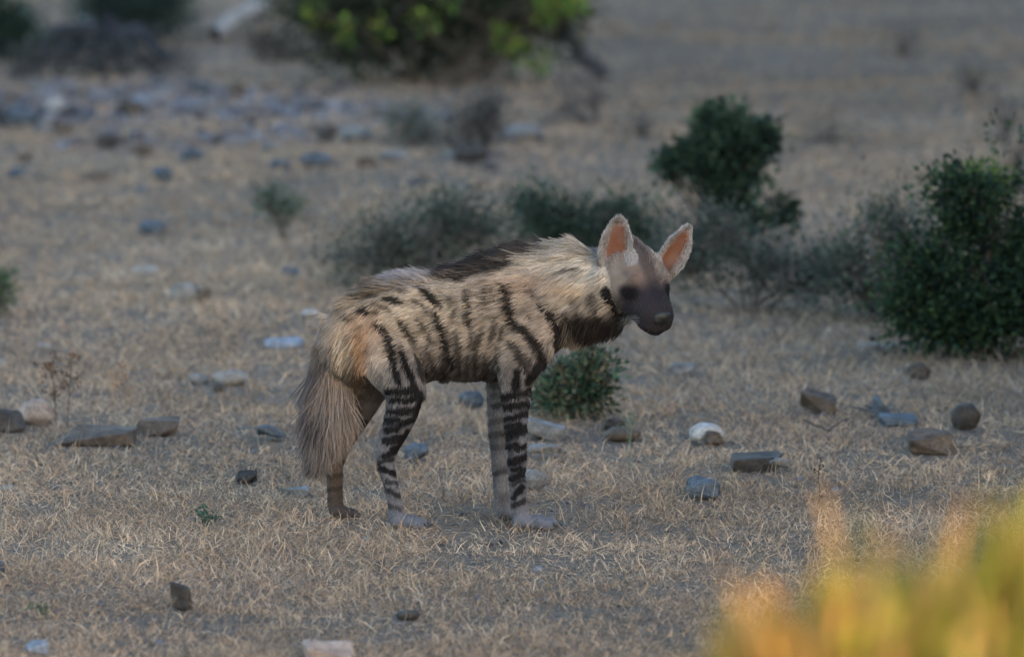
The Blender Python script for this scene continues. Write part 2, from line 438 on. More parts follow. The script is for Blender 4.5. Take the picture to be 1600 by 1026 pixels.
tag(link("dry_grass", blades("dry_grass", x, y, ln, wd, lift, cols, seed=3), None, [m_grass]), "short curled straw-coloured grass covering the ground", "grass", kind="stuff")
# taller thin stalks standing here and there
x, y = scatter(9000, 12.2, 40, 2.0)
kp = rng.random(len(x)) < sstep(.45, .7, N2(x + 20, y, .7, 3)) * (1 - gravel_mask(x, y)); x, y = x[kp], y[kp]
k = len(x)
tag(link("straw_stalks", blades("straw_stalks", x, y, rng.gamma(5, .011, k), rng.uniform(.0012, .0022, k) * ((y - CAM_Y) / 15),
    rng.normal(1.15, .3, k), STRAW[rng.integers(0, 4, k)] * rng.uniform(.8, 1.2, k)[:, None], seed=5), None, [m_grass]),
    "thin upright dry stalks scattered through the short grass", "grass", kind="stuff")

# ------------------------------------------------------------------ the hyena
S0 = 15.0 / FPX
def tube(bm, stations, seg=20, frame=None):
    """closed lofted tube; station = (centre, half_a, half_b); half_a in the upright picture-side plane, half_b in depth"""
    rings = []
    cs = [Vector(s[0]) for s in stations]
    for i, (c, a, b_) in enumerate(stations):
        t = (cs[min(i + 1, len(cs) - 1)] - cs[max(i - 1, 0)]).normalized()
        if frame: n1, n2 = frame
        else:
            n2 = Vector((0, 1, 0)); n2 = (n2 - t * n2.dot(t)).normalized(); n1 = t.cross(n2)
        rings.append([bm.verts.new(cs[i] + n1 * (a * math.cos(k * 2 * math.pi / seg)) + n2 * (b_ * math.sin(k * 2 * math.pi / seg))) for k in range(seg)])
    for r0, r1 in zip(rings, rings[1:]):
        for k in range(seg):
            bm.faces.new((r0[k], r0[(k + 1) % seg], r1[(k + 1) % seg], r1[k]))
    bm.faces.new(rings[0][::-1]); bm.faces.new(rings[-1])
def ball(bm, c, rx, ry, rz, M=None):
    mt = Matrix.Translation(c) @ (M.to_4x4() if M else Matrix.Identity(4)) @ Matrix.Diagonal((rx, ry, rz, 1))
    bmesh.ops.create_icosphere(bm, subdivisions=3, radius=1, matrix=mt)

PARTS = {}                                  # name -> polyline with radii, used to know where on the body a hair grows
bm = bmesh.new()
def limb(name, st, y, k=1.0):
    L = []
    for s in st:
        yy = s[4] if len(s) > 4 else y
        L.append((P(s[0], s[1], yy), s[2] * S0 * k, s[3] * k))
    tube(bm, L)
    PARTS[name] = [(np.array(c), (a + b_) / 2) for c, a, b_ in L]

torso = [(508, 538, 26, .04), (524, 536, 48, .070), (552, 530, 68, .092), (590, 520, 78, .105), (640, 513, 82, .112), (690, 511, 80, .120),
         (735, 505, 88, .124), (775, 497, 95, .122), (815, 486, 96, .112), (850, 474, 88, .098)]
# torso stations lie on vertical slices, so keep the rings upright
L = [(P(s[0], s[1], 0), s[2] * S0, s[3]) for s in torso]
tube(bm, L, 28, (Vector((0, 0, 1)), Vector((0, 1, 0))))
PARTS["torso"] = [(np.array(c), (a + b_) / 2) for c, a, b_ in L]
limb("neck", [(815, 482, 84, .095, 0), (850, 468, 78, .09, -.01), (885, 459, 72, .085, -.025), (920, 454, 68, .08, -.045), (955, 449, 60, .074, -.06), (980, 436, 44, .06, -.07)], 0)
limb("thigh_near", [(585, 510, 52, .045, -.05), (605, 548, 54, .058, -.07), (624, 588, 42, .055, -.085), (633, 618, 31, .045, -.09), (628, 645, 26, .036, -.09), (618, 673, 21, .029, -.09), (604, 702, 18, .025, -.09),
                   (603, 728, 14, .021, -.09), (611, 758, 11.5, .019, -.09), (617, 786, 11, .019, -.09), (620, 803, 13, .023, -.09), (622, 816, 12, .026, -.09)], -.09)
limb("paw_hind_near", [(612, 812, 10, .024), (626, 813, 13, .029), (640, 817, 9, .028), (646, 821, 6, .022)], -.09)
limb("thigh_far", [(568, 520, 45, .045, .05), (574, 565, 44, .05, .07), (564, 615, 38, .045, .08), (550, 650, 29, .036, .085), (537, 680, 22, .028, .09), (527, 705, 18, .024, .09),
                  (523, 730, 13, .02, .09), (523, 760, 12, .019, .09), (524, 785, 12, .019, .09), (526, 799, 12, .022, .09)], .09)
limb("paw_hind_far", [(518, 797, 10, .024), (530, 798, 12, .028), (542, 803, 9, .028), (550, 806, 5, .022)], .09)
limb("fore_near", [(820, 480, 55, .045, -.065), (822, 525, 52, .05, -.08), (812, 570, 36, .046, -.09), (807, 605, 24, .036, -.09), (806, 640, 18.5, .028, -.09), (806, 680, 16.5, .025, -.09), (807, 715, 15.5, .024, -.09),
                  (807, 740, 13.5, .022, -.09), (809, 770, 12.5, .021, -.09), (812, 795, 13, .023, -.09), (815, 814, 12, .026, -.09)], -.09)
limb("paw_fore_near", [(802, 812, 9, .024), (818, 813, 14, .030), (836, 817, 10, .031), (846, 821, 6, .026)], -.09)
limb("fore_far", [(815, 500, 45, .045, .05), (798, 560, 34, .042, .07), (784, 600, 23, .032, .08), (779, 640, 17, .026, .08), (778, 680, 14, .023, .08), (780, 720, 13, .022, .08), (782, 760, 11.5, .02, .08),
                 (784, 785, 11.5, .021, .08), (787, 803, 11, .023, .08)], .08)
limb("paw_fore_far", [(778, 801, 8, .022), (790, 802, 12, .028), (803, 806, 9, .028), (811, 809, 5, .022)], .08)
limb("tail", [(540, 500, 28, .035), (528, 540, 34, .038), (520, 590, 32, .034), (512, 640, 23, .026), (501, 685, 13, .016), (493, 714, 6, .008)], .0)
# toes
for (px, py, y0) in ((656, 820, -.09), (858, 821, -.09), (548, 802, .09), (809, 804, .08)):
    for j in range(4):
        yy = y0 + (j - 1.5) * .0185
        c = P(px + (2 if j in (1, 2) else -3), py, yy); c.z = .012
        ball(bm, c, .018, .0098, .0135)
        ball(bm, c - Vector((.024, (j - 1.5) * .003, -.008)), .018, .0095, .013)
# head, turned towards the camera
HC = P(988, 432, -.075)
Fv = Vector((.44, -.80, -.41)).normalized()
Rv = Vector((.90, .43, -.04)); Rv = (Rv - Fv * Rv.dot(Fv)).normalized()
Uv = Fv.cross(Rv); Uv = Uv if Uv.z > 0 else -Uv
def HP(f, r, u): return HC + Fv * f + Rv * r + Uv * u
hs = [(-.11, .048, .05, -.005), (-.08, .072, .066, 0), (-.04, .088, .074, 0), (0, .093, .075, -.002), (.03, .089, .069, -.006), (.06, .077, .060, -.012), (.085, .064, .053, -.02), (.11, .056, .048, -.027),
      (.135, .049, .045, -.031), (.152, .045, .042, -.033), (.166, .036, .035, -.034), (.175, .020, .021, -.034)]
L = [(HP(f, 0, uo), hw, hh) for f, hw, hh, uo in hs]
tube(bm, L, 24, (Rv, Uv))
PARTS["head"] = [(np.array(c), (a + b_) / 2) for c, a, b_ in L]
HM = Matrix((Rv, Fv, Uv)).transposed()
for s in (-1, 1):
    ball(bm, HP(.015, s * .055, -.03), .03, .05, .035, HM)            # cheek
    ball(bm, HP(.058, s * .036, .030), .022, .022, .014, HM)          # brow
    ball(bm, HP(.142, s * .023, -.047), .022, .030, .022, HM)         # lip
ball(bm, HP(.115, 0, -.068), .028, .055, .014, HM)                    # lower jaw
# ears: cupped leaves of real thickness
EARS = []
def ear(base, tip, fwd, W):
    base, tip = Vector(base), Vector(tip)
    a = tip - base; Ln = a.length; a.normalize()
    fwd = Vector(fwd); fwd = (fwd - a * fwd.dot(a)).normalized(); lat = a.cross(fwd)
    vv = np.linspace(-.12, 1, 26); uu = np.linspace(-1, 1, 15)
    wk = np.interp(vv, [-.12, 0, .12, .3, .45, .6, .75, .88, .96, 1], [.55, .72, .9, 1, .97, .87, .70, .48, .30, .12]) * W
    th = .0062
    F, B, rec = [], [], []
    for i, v in enumerate(vv):
        cup = .95 * wk[i] * (1 - .45 * max(v, 0))
        rf, rb = [], []
        for u in uu:
            c = base + a * (Ln * v) + lat * (u * wk[i] * (1 - .06 * u * u)) - fwd * (cup * (1 - u * u)) - fwd * (.010 * v * v)
            rf.append(bm.verts.new(c + fwd * th)); rb.append(bm.verts.new(c - fwd * th)); rec.append((*c, u, v))
        F.append(rf); B.append(rb)
    for i in range(len(vv) - 1):
        for j in range(len(uu) - 1):
            bm.faces.new((F[i][j], F[i][j + 1], F[i + 1][j + 1], F[i + 1][j])); bm.faces.new((B[i][j], B[i + 1][j], B[i + 1][j + 1], B[i][j + 1]))
        for j in (0, -1):
            q_ = (F[i][j], F[i + 1][j], B[i + 1][j], B[i][j]); bm.faces.new(q_ if j == 0 else q_[::-1])
    for i in (0, -1):
        for j in range(len(uu) - 1):
            q_ = (F[i][j], B[i][j], B[i][j + 1], F[i][j + 1]); bm.faces.new(q_ if i == 0 else q_[::-1])
    EARS.append((np.array(rec), np.array(fwd)))
ear(P(958, 424, -.135), P(970, 338, -.12), (.15, -.97, .05), .046)
ear(P(1037, 428, -.055), P(1081, 354, -.045), (.45, -.85, .1), .040)
bmesh.ops.recalc_face_normals(bm, faces=bm.faces[:])
tmp = bpy.data.meshes.new("tmp"); bm.to_mesh(tmp); bm.free()
to = bpy.data.objects.new("tmp", tmp); COL.objects.link(to)
md = to.modifiers.new("r", 'REMESH'); md.mode = 'VOXEL'; md.voxel_size = .0046
md = to.modifiers.new("s", 'SMOOTH'); md.factor = .5; md.iterations = 4
bpy.context.view_layer.update()
hm = bpy.data.meshes.new_from_object(to.evaluated_get(bpy.context.evaluated_depsgraph_get()))
hm.name = "striped_hyena"
bpy.data.objects.remove(to); bpy.data.meshes.remove(tmp)
hm.polygons.foreach_set("use_smooth", np.ones(len(hm.polygons), bool))

# ---- coat colour: a function of the place on the body, in side view
def side_px(p):
    X, Z = p[:, 0], p[:, 2]
    py_c = 513 - FPX * ((0 - CAM_Y) * sp + (Z - CAM_H) * cp) / ((0 - CAM_Y) * cp - (Z - CAM_H) * sp)
    depth = (0 - CAM_Y) * cp - (Z - CAM_H) * sp
    return 800 + FPX * X / depth, py_c
def cam_px(p):
    dy, dz = p[:, 1] - CAM_Y, p[:, 2] - CAM_H
    depth = dy * cp - dz * sp
    return 800 + FPX * p[:, 0] / depth, 513 - FPX * (dy * sp + dz * cp) / depth
def end_taper(t, first, last):
    e = np.zeros_like(t)
    if first: e = e + 3.2 * np.clip(.45 - t, 0, 1) / .45
    if last: e = e + 3.2 * np.clip(t - .55, 0, 1) / .45
    return e
def poly_dist(x, y, pts, taper=False):
    d = np.full(len(x), 1e9)
    for (ax, ay), (bx_, by_) in zip(pts, pts[1:]):
        vx, vy = bx_ - ax, by_ - ay
        t = np.clip(((x - ax) * vx + (y - ay) * vy) / (vx * vx + vy * vy), 0, 1)
        d = np.minimum(d, np.hypot(x - ax - t * vx, y - ay - t * vy) + (end_taper(t, (ax, ay) == pts[0], (bx_, by_) == pts[-1]) if taper else 0))
    return d
BODY_STRIPES = [
    (7, .7, [(668, 536), (676, 566), (684, 594)]), (7, .7, [(690, 556), (692, 596)]), (7, .7, [(752, 560), (750, 598)]), (6, .7, [(712, 470), (708, 500)]), (6, .7, [(770, 446), (776, 474)]), (7, .7, [(782, 500), (780, 528)]), (6, .6, [(815, 478), (832, 500)]), (6, .6, [(600, 528), (606, 560)]), (6, .7, [(660, 500), (672, 524)]), (6, .7, [(880, 480), (890, 510)]), (7, .7, [(820, 545), (836, 572)]), (6, .6, [(738, 500), (728, 540)]), (6, .7, [(570, 462), (590, 456)]),
    (7, .7, [(575, 470), (600, 476), (618, 486)]), (6, .6, [(640, 462), (660, 472), (676, 490)]), (7, .6, [(700, 500), (704, 530)]), (6, .6, [(745, 446), (752, 478)]), (7, .6, [(776, 535), (778, 580)]), (6, .5, [(688, 452), (712, 470)]), (6, .5, [(610, 446), (640, 452)]), (6, .6, [(640, 515), (652, 545)]), (7, .6, [(530, 492), (556, 496)]),
    (9, 1, [(585, 500), (601, 513), (610, 536), (616, 562), (627, 596)]), (9, 1, [(624, 533), (635, 564), (653, 600)]), (8, .9, [(648, 542), (658, 570), (665, 594)]),
    (8, .9, [(622, 492), (635, 513), (650, 532)]), (7, .6, [(652, 491), (666, 513), (678, 538)]), (11, 1, [(675, 480), (689, 513), (698, 542), (705, 572)]),
    (9, .8, [(711, 510), (714, 550), (720, 584)]), (10, .85, [(751, 506), (740, 536), (742, 584)]), (9, .9, [(727, 444), (731, 468), (728, 491), (735, 504)]),
    (9, .8, [(771, 490), (765, 527)]), (12, 1, [(783, 440), (792, 474), (797, 497), (819, 511), (836, 533), (851, 566), (846, 580)]),
    (11, 1, [(838, 470), (861, 494), (870, 513), (867, 545)]), (9, .9, [(788, 526), (805, 536), (815, 555), (829, 584)]), (8, .8, [(806, 566), (808, 600)]),
    (10, 1, [(598, 462), (630, 469)]), (10, 1, [(555, 480), (588, 484)]), (10, 1, [(656, 446), (672, 460), (688, 475)]), (6, .6, [(636, 440), (662, 444)]), (7, .5, [(700, 429), (724, 436)]),
    (9, .5, [(690, 520), (694, 590)]), (8, .5, [(728, 530), (730, 590)]), (8, .5, [(757, 545), (756, 590)]), (7, .4, [(705, 450), (700, 480)]), (7, .45, [(757, 440), (762, 470)]),
    (7, .45, [(815, 440), (840, 462)]), (6, .35, [(860, 425), (905, 412)]),
]
NEAR_LEG = [
    (7, .8, [(790, 668), (812, 664)]), (7, .8, [(806, 700), (824, 694)]), (6, .8, [(800, 733), (812, 730)]), (6, .7, [(803, 758), (820, 752)]), (6, .7, [(803, 790), (818, 782)]), (7, .8, [(612, 628), (652, 622)]), (7, .8, [(600, 660), (622, 656)]), (6, .8, [(612, 702), (626, 694)]), (6, .7, [(592, 722), (612, 718)]), (5, .6, [(604, 752), (622, 756)]),
    (9, 1, [(785, 622), (828, 612)]), (9, 1, [(788, 636), (828, 632)]), (9, 1, [(790, 656), (826, 646)]), (11, 1, [(788, 684), (822, 668)]), (8, 1, [(792, 698), (806, 694)]), (10, 1, [(797, 722), (824, 711)]),
    (10, .95, [(800, 748), (822, 736)]), (7, .8, [(802, 777), (817, 764)]), (10, 1, [(849, 566), (827, 597)]), (9, .9, [(807, 580), (806, 606)]), (6, .5, [(798, 705), (800, 740)]),
    (8, .85, [(606, 614), (645, 610)]), (10, 1, [(646, 606), (660, 628), (649, 646)]), (8, .9, [(592, 646), (648, 641)]), (9, 1, [(605, 674), (645, 656)]), (10, 1, [(604, 691), (640, 680)]),
    (8, .9, [(600, 712), (624, 703)]), (6, .8, [(594, 733), (620, 741)]), (5, .6, [(592, 745), (600, 765)]), (6, .7, [(607, 766), (626, 776)]), (5, .5, [(608, 790), (624, 794)]),
]
FAR_LEG = [(8, .7, [(770, 635), (800, 628)]), (8, .6, [(765, 680), (795, 675)]), (7, .6, [(772, 740), (792, 736)]), (9, .6, [(530, 672), (570, 660)]), (8, .6, [(515, 700), (552, 690)]), (7, .5, [(508, 765), (538, 762)]), (7, .5, [(505, 728), (540, 722)]), (7, .4, [(505, 745), (540, 742)]), (8, .4, [(770, 620), (800, 614)]), (8, .4, [(765, 660), (795, 655)]), (8, .4, [(768, 700), (796, 696)])]
HEAD_STRIPES = [(16, 1, [(945, 458), (955, 482), (965, 502), (982, 524)]), (9, .8, [(918, 466), (926, 490), (938, 512)]), (8, .5, [(893, 470), (905, 495)])]
def blob(x, y, cx, cy, rx, ry, soft=.5, ang=0):
    c_, s_ = math.cos(ang), math.sin(ang)
    u = ((x - cx) * c_ + (y - cy) * s_) / rx; v = (-(x - cx) * s_ + (y - cy) * c_) / ry
    return 1 - sstep(1 - soft, 1 + soft, np.hypot(u, v))
def mix(c, col, f): return c * (1 - f[:, None]) + np.asarray(col)[None] * f[:, None]
DARK = D(18, 16, 16)
pnames = list(PARTS)
def which_part(p):
    best = np.full(len(p), 1e9); idx = np.zeros(len(p), int)
    for i, nme in enumerate(pnames):
        pl = PARTS[nme]
        for (a, ra), (b_, rb) in zip(pl, pl[1:]):
            ab = b_ - a; t = np.clip(((p - a) @ ab) / (ab @ ab + 1e-12), 0, 1)
            d = np.linalg.norm(p - a - t[:, None] * ab, axis=1) - (ra + (rb - ra) * t)
            m_ = d < best; best[m_] = d[m_]; idx[m_] = i
    return idx
def ear_info(p):
    out_u, out_v, near, fwd = np.zeros(len(p)), np.full(len(p), -1.), np.full(len(p), 1e9), np.zeros((len(p), 3))
    for rec, fw in EARS:
        cen = rec[:, :3].mean(0)
        sel = np.where(np.linalg.norm(p - cen, axis=1) < .14)[0]
        for c0 in range(0, len(sel), 4000):
            s_ = sel[c0:c0 + 4000]
            d = np.linalg.norm(p[s_][:, None] - rec[None, :, :3], axis=2); j = d.argmin(1); dm = d[np.arange(len(s_)), j]
            u = dm < near[s_]
            near[s_[u]] = dm[u]; out_u[s_[u]] = rec[j[u], 3]; out_v[s_[u]] = rec[j[u], 4]; fwd[s_[u]] = fw
    return near, out_u, out_v, fwd
def coat(p, nrm, part, einfo, jitter=0.0):
    xs, ys = side_px(p); xc, yc = cam_px(p)
    if jitter:
        xs = xs + rng.normal(0, jitter, len(p)); ys = ys + rng.normal(0, jitter * 1.5, len(p)); xc = xc + rng.normal(0, jitter * .6, len(p)); yc = yc + rng.normal(0, jitter * .6, len(p))
    wob = (N1(xs, ys, 22, 2) - .5) * 9
    c = np.tile(D(150, 134, 117), (len(p), 1))
    isn = np.isin
    pi = lambda *n: isn(part, [pnames.index(k) for k in n])
    legs_n = pi("thigh_near", "fore_near", "paw_hind_near", "paw_fore_near"); legs_f = pi("thigh_far", "fore_far", "paw_hind_far", "paw_fore_far")
    head, tail, neck = pi("head"), pi("tail"), pi("neck")
    # broad tones of the body
    c = mix(c, D(176, 163, 146), blob(xs, ys, 880, 415, 90, 45, .6))
    c = mix(c, D(188, 158, 122), blob(xs, ys, 882, 452, 26, 12, .8) * .6)
    c = mix(c, D(166, 148, 126), blob(xs, ys, 640, 480, 90, 40, .6))
    c = mix(c, D(150, 118, 92), blob(xs, ys, 815, 440, 50, 18, .8) * .5)
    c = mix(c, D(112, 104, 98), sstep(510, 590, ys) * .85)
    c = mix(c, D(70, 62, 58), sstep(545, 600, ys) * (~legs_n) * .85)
    c = mix(c, D(180, 144, 112), blob(xs + wob * 2, ys + wob, 560, 530, 32, 46, .8) * (.5 + .6 * N3(xs, ys, 9, 2)))
    c = mix(c, D(156, 118, 84), blob(xs, ys, 562, 575, 14, 60, .6) * .9)
    c = mix(c, D(178, 158, 132), blob(xs, ys, 536, 560, 16, 55, .5) * .8)
    c = mix(c, D(172, 158, 142), blob(xs, ys, 592, 575, 20, 40, .6) * .7)
    tone = N2(xs, ys, 16, 3)
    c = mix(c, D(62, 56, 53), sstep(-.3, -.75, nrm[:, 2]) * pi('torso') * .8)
    c = c * (.50 + 1.0 * tone)[:, None]
    c = c * (.72 + .56 * N3(xs * .45, ys * 1.6, 9, 3))[:, None]
    # limbs
    leg_low_n = legs_n & (ys > 600)
    c = np.where(legs_n[:, None], mix(c, D(106, 103, 103), sstep(560, 650, ys + wob * 2) * .95) * np.where(ys > 590, .45 + .75 * N3(xs, ys, 6, 3) + .35 * tone, 1)[:, None], c)
    c = mix(c, D(112, 113, 118), (legs_n & (yc > 795)) * sstep(785, 815, yc) * .8)
    lf = legs_f & (ys > 590)
    hind = xs < 680
    c[lf & hind] = D(112, 98, 87) * (.45 + 1.1 * tone[lf & hind, None]); c[lf & ~hind] = D(108, 104, 102) * (.45 + 1.1 * tone[lf & ~hind, None])
    c = mix(c, D(58, 52, 49), (lf & hind) * sstep(730, 790, yc) * .7)
    # tail
    t_out = sstep(545, 488, xs + (ys - 560) * .10 + wob * 2)
    c[tail] = (D(140, 126, 114)[None] * (1 - t_out[tail, None]) + D(98, 91, 88)[None] * t_out[tail, None]) * (.4 + 1.1 * tone[tail, None])
    c = mix(c, D(166, 138, 112), tail * sstep(610, 545, ys + wob * 3) * sstep(492, 520, xs) * .85)
    # stripes
    body = ~(legs_n & (ys > 600)) & ~lf & ~head & ~tail
    s = np.zeros(len(p))
    for w_, k_, pl in BODY_STRIPES: s = np.maximum(s, body * max(k_, .72) * (1 - sstep(w_ * .36, w_ * .86, poly_dist(xs + wob * .8, ys + wob * .3, pl, True) + (N3(xs, ys, 4, 2) - .5) * 4)))
    for w_, k_, pl in NEAR_LEG: s = np.maximum(s, legs_n * min(1, k_ * 1.25) * (1 - sstep(w_ * .46, w_ * 1.08, poly_dist(xc + wob * .4, yc + wob * .8 + (N3(xc, yc, 5, 2) - .5) * 6, pl))))
    for w_, k_, pl in FAR_LEG: s = np.maximum(s, lf * k_ * (1 - sstep(w_ * .38, w_ * .78, poly_dist(xc, yc, pl))))
    hn = (head | neck) & (einfo[2] < .05)
    front = nrm[:, 1] < .25
    for w_, k_, pl in HEAD_STRIPES: s = np.maximum(s, hn * front * k_ * (1 - sstep(w_ * .35, w_ * .75, poly_dist(xc + wob * .5, yc, pl))))
    c = mix(c, DARK, s * .95)
    # throat
    th = blob(xc + wob, yc + wob, 930, 520, 62, 26, .35, .12)
    c = mix(c, D(24, 20, 20), th * (xc < 1000) * (xc > 860) * (~head | (yc > 500)) * .95)
    # crest along the back
    top = np.interp(xs, [520, 560, 620, 690, 760, 820, 860, 940], [490, 466, 443, 435, 417, 398, 391, 386])
    cr = (~head) * (1 - sstep(0, 11, ys - top)) * (xs > 560)
    pale = blob(xs, ys, 648, 430, 45, 16, .4)
    c = mix(c, D(26, 24, 27), np.clip(cr * (1 - pale), 0, 1) * np.interp(xs, [560, 600, 690, 715, 850, 880], [.45, .55, .3, .95, .9, .35])); c = mix(c, D(128, 126, 130), cr * pale * .7)
    # face
    f_, r_, u_ = [(p - np.array(HC)) @ np.array(v) for v in (Fv, Rv, Uv)]
    face = head.astype(float)
    c[head] = D(124, 110, 98) * (.5 + 1.0 * tone[head, None])
    c = mix(c, D(78, 67, 61), face * (1 - sstep(.010, .030, np.abs(r_ - .004) + wob * .0012)) * sstep(-.02, .03, u_) * .85)
    c = mix(c, D(132, 106, 90), face * blob(r_, u_, -.03, .03, .02, .025, .5) * .6)
    muz = sstep(.045, .11, f_ - .25 * np.clip(u_, -.05, .05) + wob * .0022)
    c = mix(c, D(44, 40, 43), face * muz * .95)
    for sx in (-1, 1):
        de = np.linalg.norm((p - np.array(HP(.083, sx * .049, .000))) * np.array([1, 1, 1.15]), axis=1)
        c = mix(c, D(22, 19, 21), face * (1 - sstep(.014, .040, de + wob * .0014)) * .97)
    c = mix(c, D(36, 32, 34), face * (f_ > .12) * sstep(-.052, -.062, u_) * .8)
    for w_, k_, pl in HEAD_STRIPES[:1]: c = mix(c, DARK, head * front * (f_ < .10) * (1 - sstep(w_ * .35, w_ * .8, poly_dist(xc + wob * .5, yc, pl))) * .95)
    # ears
    near, eu, ev, ef = einfo
    ear_ = (near < .016) & (ev > .04)
    c[ear_] = D(146, 138, 130) * (.7 + .6 * tone[ear_, None])
    inside = ear_ & (np.einsum('ij,ij->i', nrm, ef) > -.15)
    ins = inside * (1 - sstep(.48, .74, np.abs(eu - .10))) * (1 - sstep(.80, .94, ev)) * sstep(.02, .12, ev)
    c = mix(c, D(126, 80, 58), 1.15 * ins * (.75 + .5 * (tone - .5)))
    c = mix(c, D(84, 62, 54), ins * (1 - sstep(.05, .3, ev)) * .7)
    return np.clip(c * np.array([.77, .78, .86]), .004, .75), ear_
nvt = len(hm.vertices)
co = np.empty(nvt * 3, np.float32); hm.vertices.foreach_get("co", co); co = co.reshape(-1, 3).astype(float)
nr = np.empty(nvt * 3, np.float32); hm.vertices.foreach_get("normal", nr); nr = nr.reshape(-1, 3).astype(float)
vpart = which_part(co); vear = ear_info(co)
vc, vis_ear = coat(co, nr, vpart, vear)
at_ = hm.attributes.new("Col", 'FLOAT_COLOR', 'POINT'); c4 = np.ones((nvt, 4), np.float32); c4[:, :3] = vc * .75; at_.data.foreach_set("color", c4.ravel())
m_skin = attr_mat("hyena_skin", .85, .05)
hyena = tag(link("striped_hyena", hm, None, [m_skin]), "striped hyena with big upright ears standing side on, head turned and lowered", "hyena")

# ---- hair
m_fur = attr_mat("hyena_fur", .6, .12)
def hair_object(name, pts, rad, cols, parent):
    n_, k_ = pts.shape[:2]
    hc = bpy.data.hair_curves.new(name); hc.add_curves([k_] * n_)
    hc.attributes["position"].data.foreach_set("vector", pts.astype(np.float32).ravel())
    ra = hc.attributes.get("radius") or hc.attributes.new("radius", 'FLOAT', 'POINT')
    ra.data.foreach_set("value", (rad[:, None] * np.array([1, .95, .8, .55, .2][:k_] if k_ == 5 else np.linspace(1, .2, k_))[None]).astype(np.float32).ravel())
    ca = hc.attributes.new("Col", 'FLOAT_COLOR', 'POINT'); c_ = np.ones((n_, k_, 4), np.float32)
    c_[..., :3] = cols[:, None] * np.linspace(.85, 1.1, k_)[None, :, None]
    ca.data.foreach_set("color", c_.ravel())
    o = bpy.data.objects.new(name, hc); COL.objects.link(o); hc.materials.append(m_fur); o.parent = parent
    return o
hm.calc_loop_triangles()
tri = np.empty(len(hm.loop_triangles) * 3, np.int32); hm.loop_triangles.foreach_get("vertices", tri); tri = tri.reshape(-1, 3)
A, B_, C_ = co[tri[:, 0]], co[tri[:, 1]], co[tri[:, 2]]
area = np.linalg.norm(np.cross(B_ - A, C_ - A), axis=1) / 2
tpart = vpart[tri[:, 0]]
boost = np.ones(len(tri))
for nme, f in (("head", 3.0), ("tail", 2.2), ("fore_near", 1.8), ("thigh_near", 1.6), ("paw_fore_near", 2.5), ("paw_hind_near", 2.5), ("fore_far", 1.5), ("thigh_far", 1.5), ("paw_hind_far", 2), ("paw_fore_far", 2)):
    boost[tpart == pnames.index(nme)] = f
boost[vis_ear[tri[:, 0]]] = 3.5
NH = 210000
prob = area * boost; ti = rng.choice(len(tri), NH, p=prob / prob.sum())
u, v = rng.random(NH), rng.random(NH); fl = u + v > 1; u[fl], v[fl] = 1 - u[fl], 1 - v[fl]
hp = A[ti] + (B_[ti] - A[ti]) * u[:, None] + (C_[ti] - A[ti]) * v[:, None]
hn_ = nr[tri[ti, 0]]
prt = vpart[tri[ti, 0]]; ein = tuple(e[tri[ti, 0]] for e in vear)
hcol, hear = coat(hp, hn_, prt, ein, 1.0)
hxs, hys = side_px(hp)
is_ = lambda *n: np.isin(prt, [pnames.index(k) for k in n])
flow = np.zeros((NH, 3)); length = np.full(NH, .026); lift = np.full(NH, .23); rad = np.full(NH, .0011)
flow[:] = (-1, 0, -.35)
bel = sstep(520, 600, hys); flow[:, 2] -= bel * 1.1; flow[:, 0] += bel * .5
nk = is_("neck"); flow[nk] = (-.9, .15, -.55); length[nk] = .034
sh = is_("torso") & (hxs > 740) & (hys < 480); length[sh] = .038
rump = is_("torso", "thigh_near", "thigh_far") & (hxs < 600); flow[rump] = (-.55, 0, -.9); length[rump] = .036
lg = is_("fore_near", "fore_far", "thigh_near", "thigh_far") & (hys > 560); flow[lg] = (-.25, 0, -1)
length[lg] = np.interp(hys[lg], [560, 590, 630, 720], [.024, .019, .015, .011]); rad[lg] = .0009
pw = is_("paw_hind_near", "paw_fore_near", "paw_hind_far", "paw_fore_far"); length[pw] = .007; flow[pw] = (.6, 0, -.8); lift[pw] = .2; rad[pw] = .0008
hd = is_("head"); hf = (hp - np.array(HC)) @ np.array(Fv)
flow[hd] = -np.array(Fv); length[hd] = np.interp(hf[hd], [-.05, .03, .07, .12], [.028, .016, .010, .007]); lift[hd] = .22; rad[hd] = .0007
hd_ear = hd & ~hear & (ein[0] < .04); length[hd_ear] *= .45
cheek = hd & (((hp - np.array(HC)) @ np.array(Uv)) < -.02) & (hf < .05); length[cheek] *= 2.3
tl = is_("tail"); flow[tl] = (-.04, 0, -1); length[tl] = np.interp(hys[tl], [500, 560, 640, 710], [.05, .11, .10, .06]); lift[tl] = .12; rad[tl] = .0009
throat = nk & (hys > 490); length[throat] = .055; flow[throat] = (-.3, -.1, -1)
eu, ev, ef = ein[1], ein[2], ein[3]
inside = hear & (np.einsum('ij,ij->i', hn_, ef) > -.15)
root_ = hear & (ev < .12); hcol[root_] = D(120, 108, 97) * .8
length[hear] = .010; lift[hear] = .35; rad[hear] = .0006
earup = np.zeros((NH, 3)); earup[:] = (0, 0, 1); flow[hear] = earup[hear]
core = inside & (np.abs(eu - .1) < .6) & (ev < .85); length[core] = .005
crest = (~hd) & ~tl & (hys < 520) & (hn_[:, 2] > .72) & (hxs > 545) & (hxs < 945) & (np.abs(hp[:, 1] + np.where(nk, .03, 0)) < .055)
length[crest] = np.where(hxs[crest] > 700, .060, .050); lift[crest] = .42; flow[crest] = (-1, 0, .12)
under = (pw | lg) & (hn_[:, 2] < -.25); length[under] *= .3
length *= rng.uniform(.6, 1.25, NH)
clump = np.stack([N1(hxs, hys, 7, 2) - .5, N2(hxs, hys, 7, 2) - .5, N3(hxs, hys, 7, 2) - .5], -1)
flow = flow / np.linalg.norm(flow, axis=1, keepdims=True)
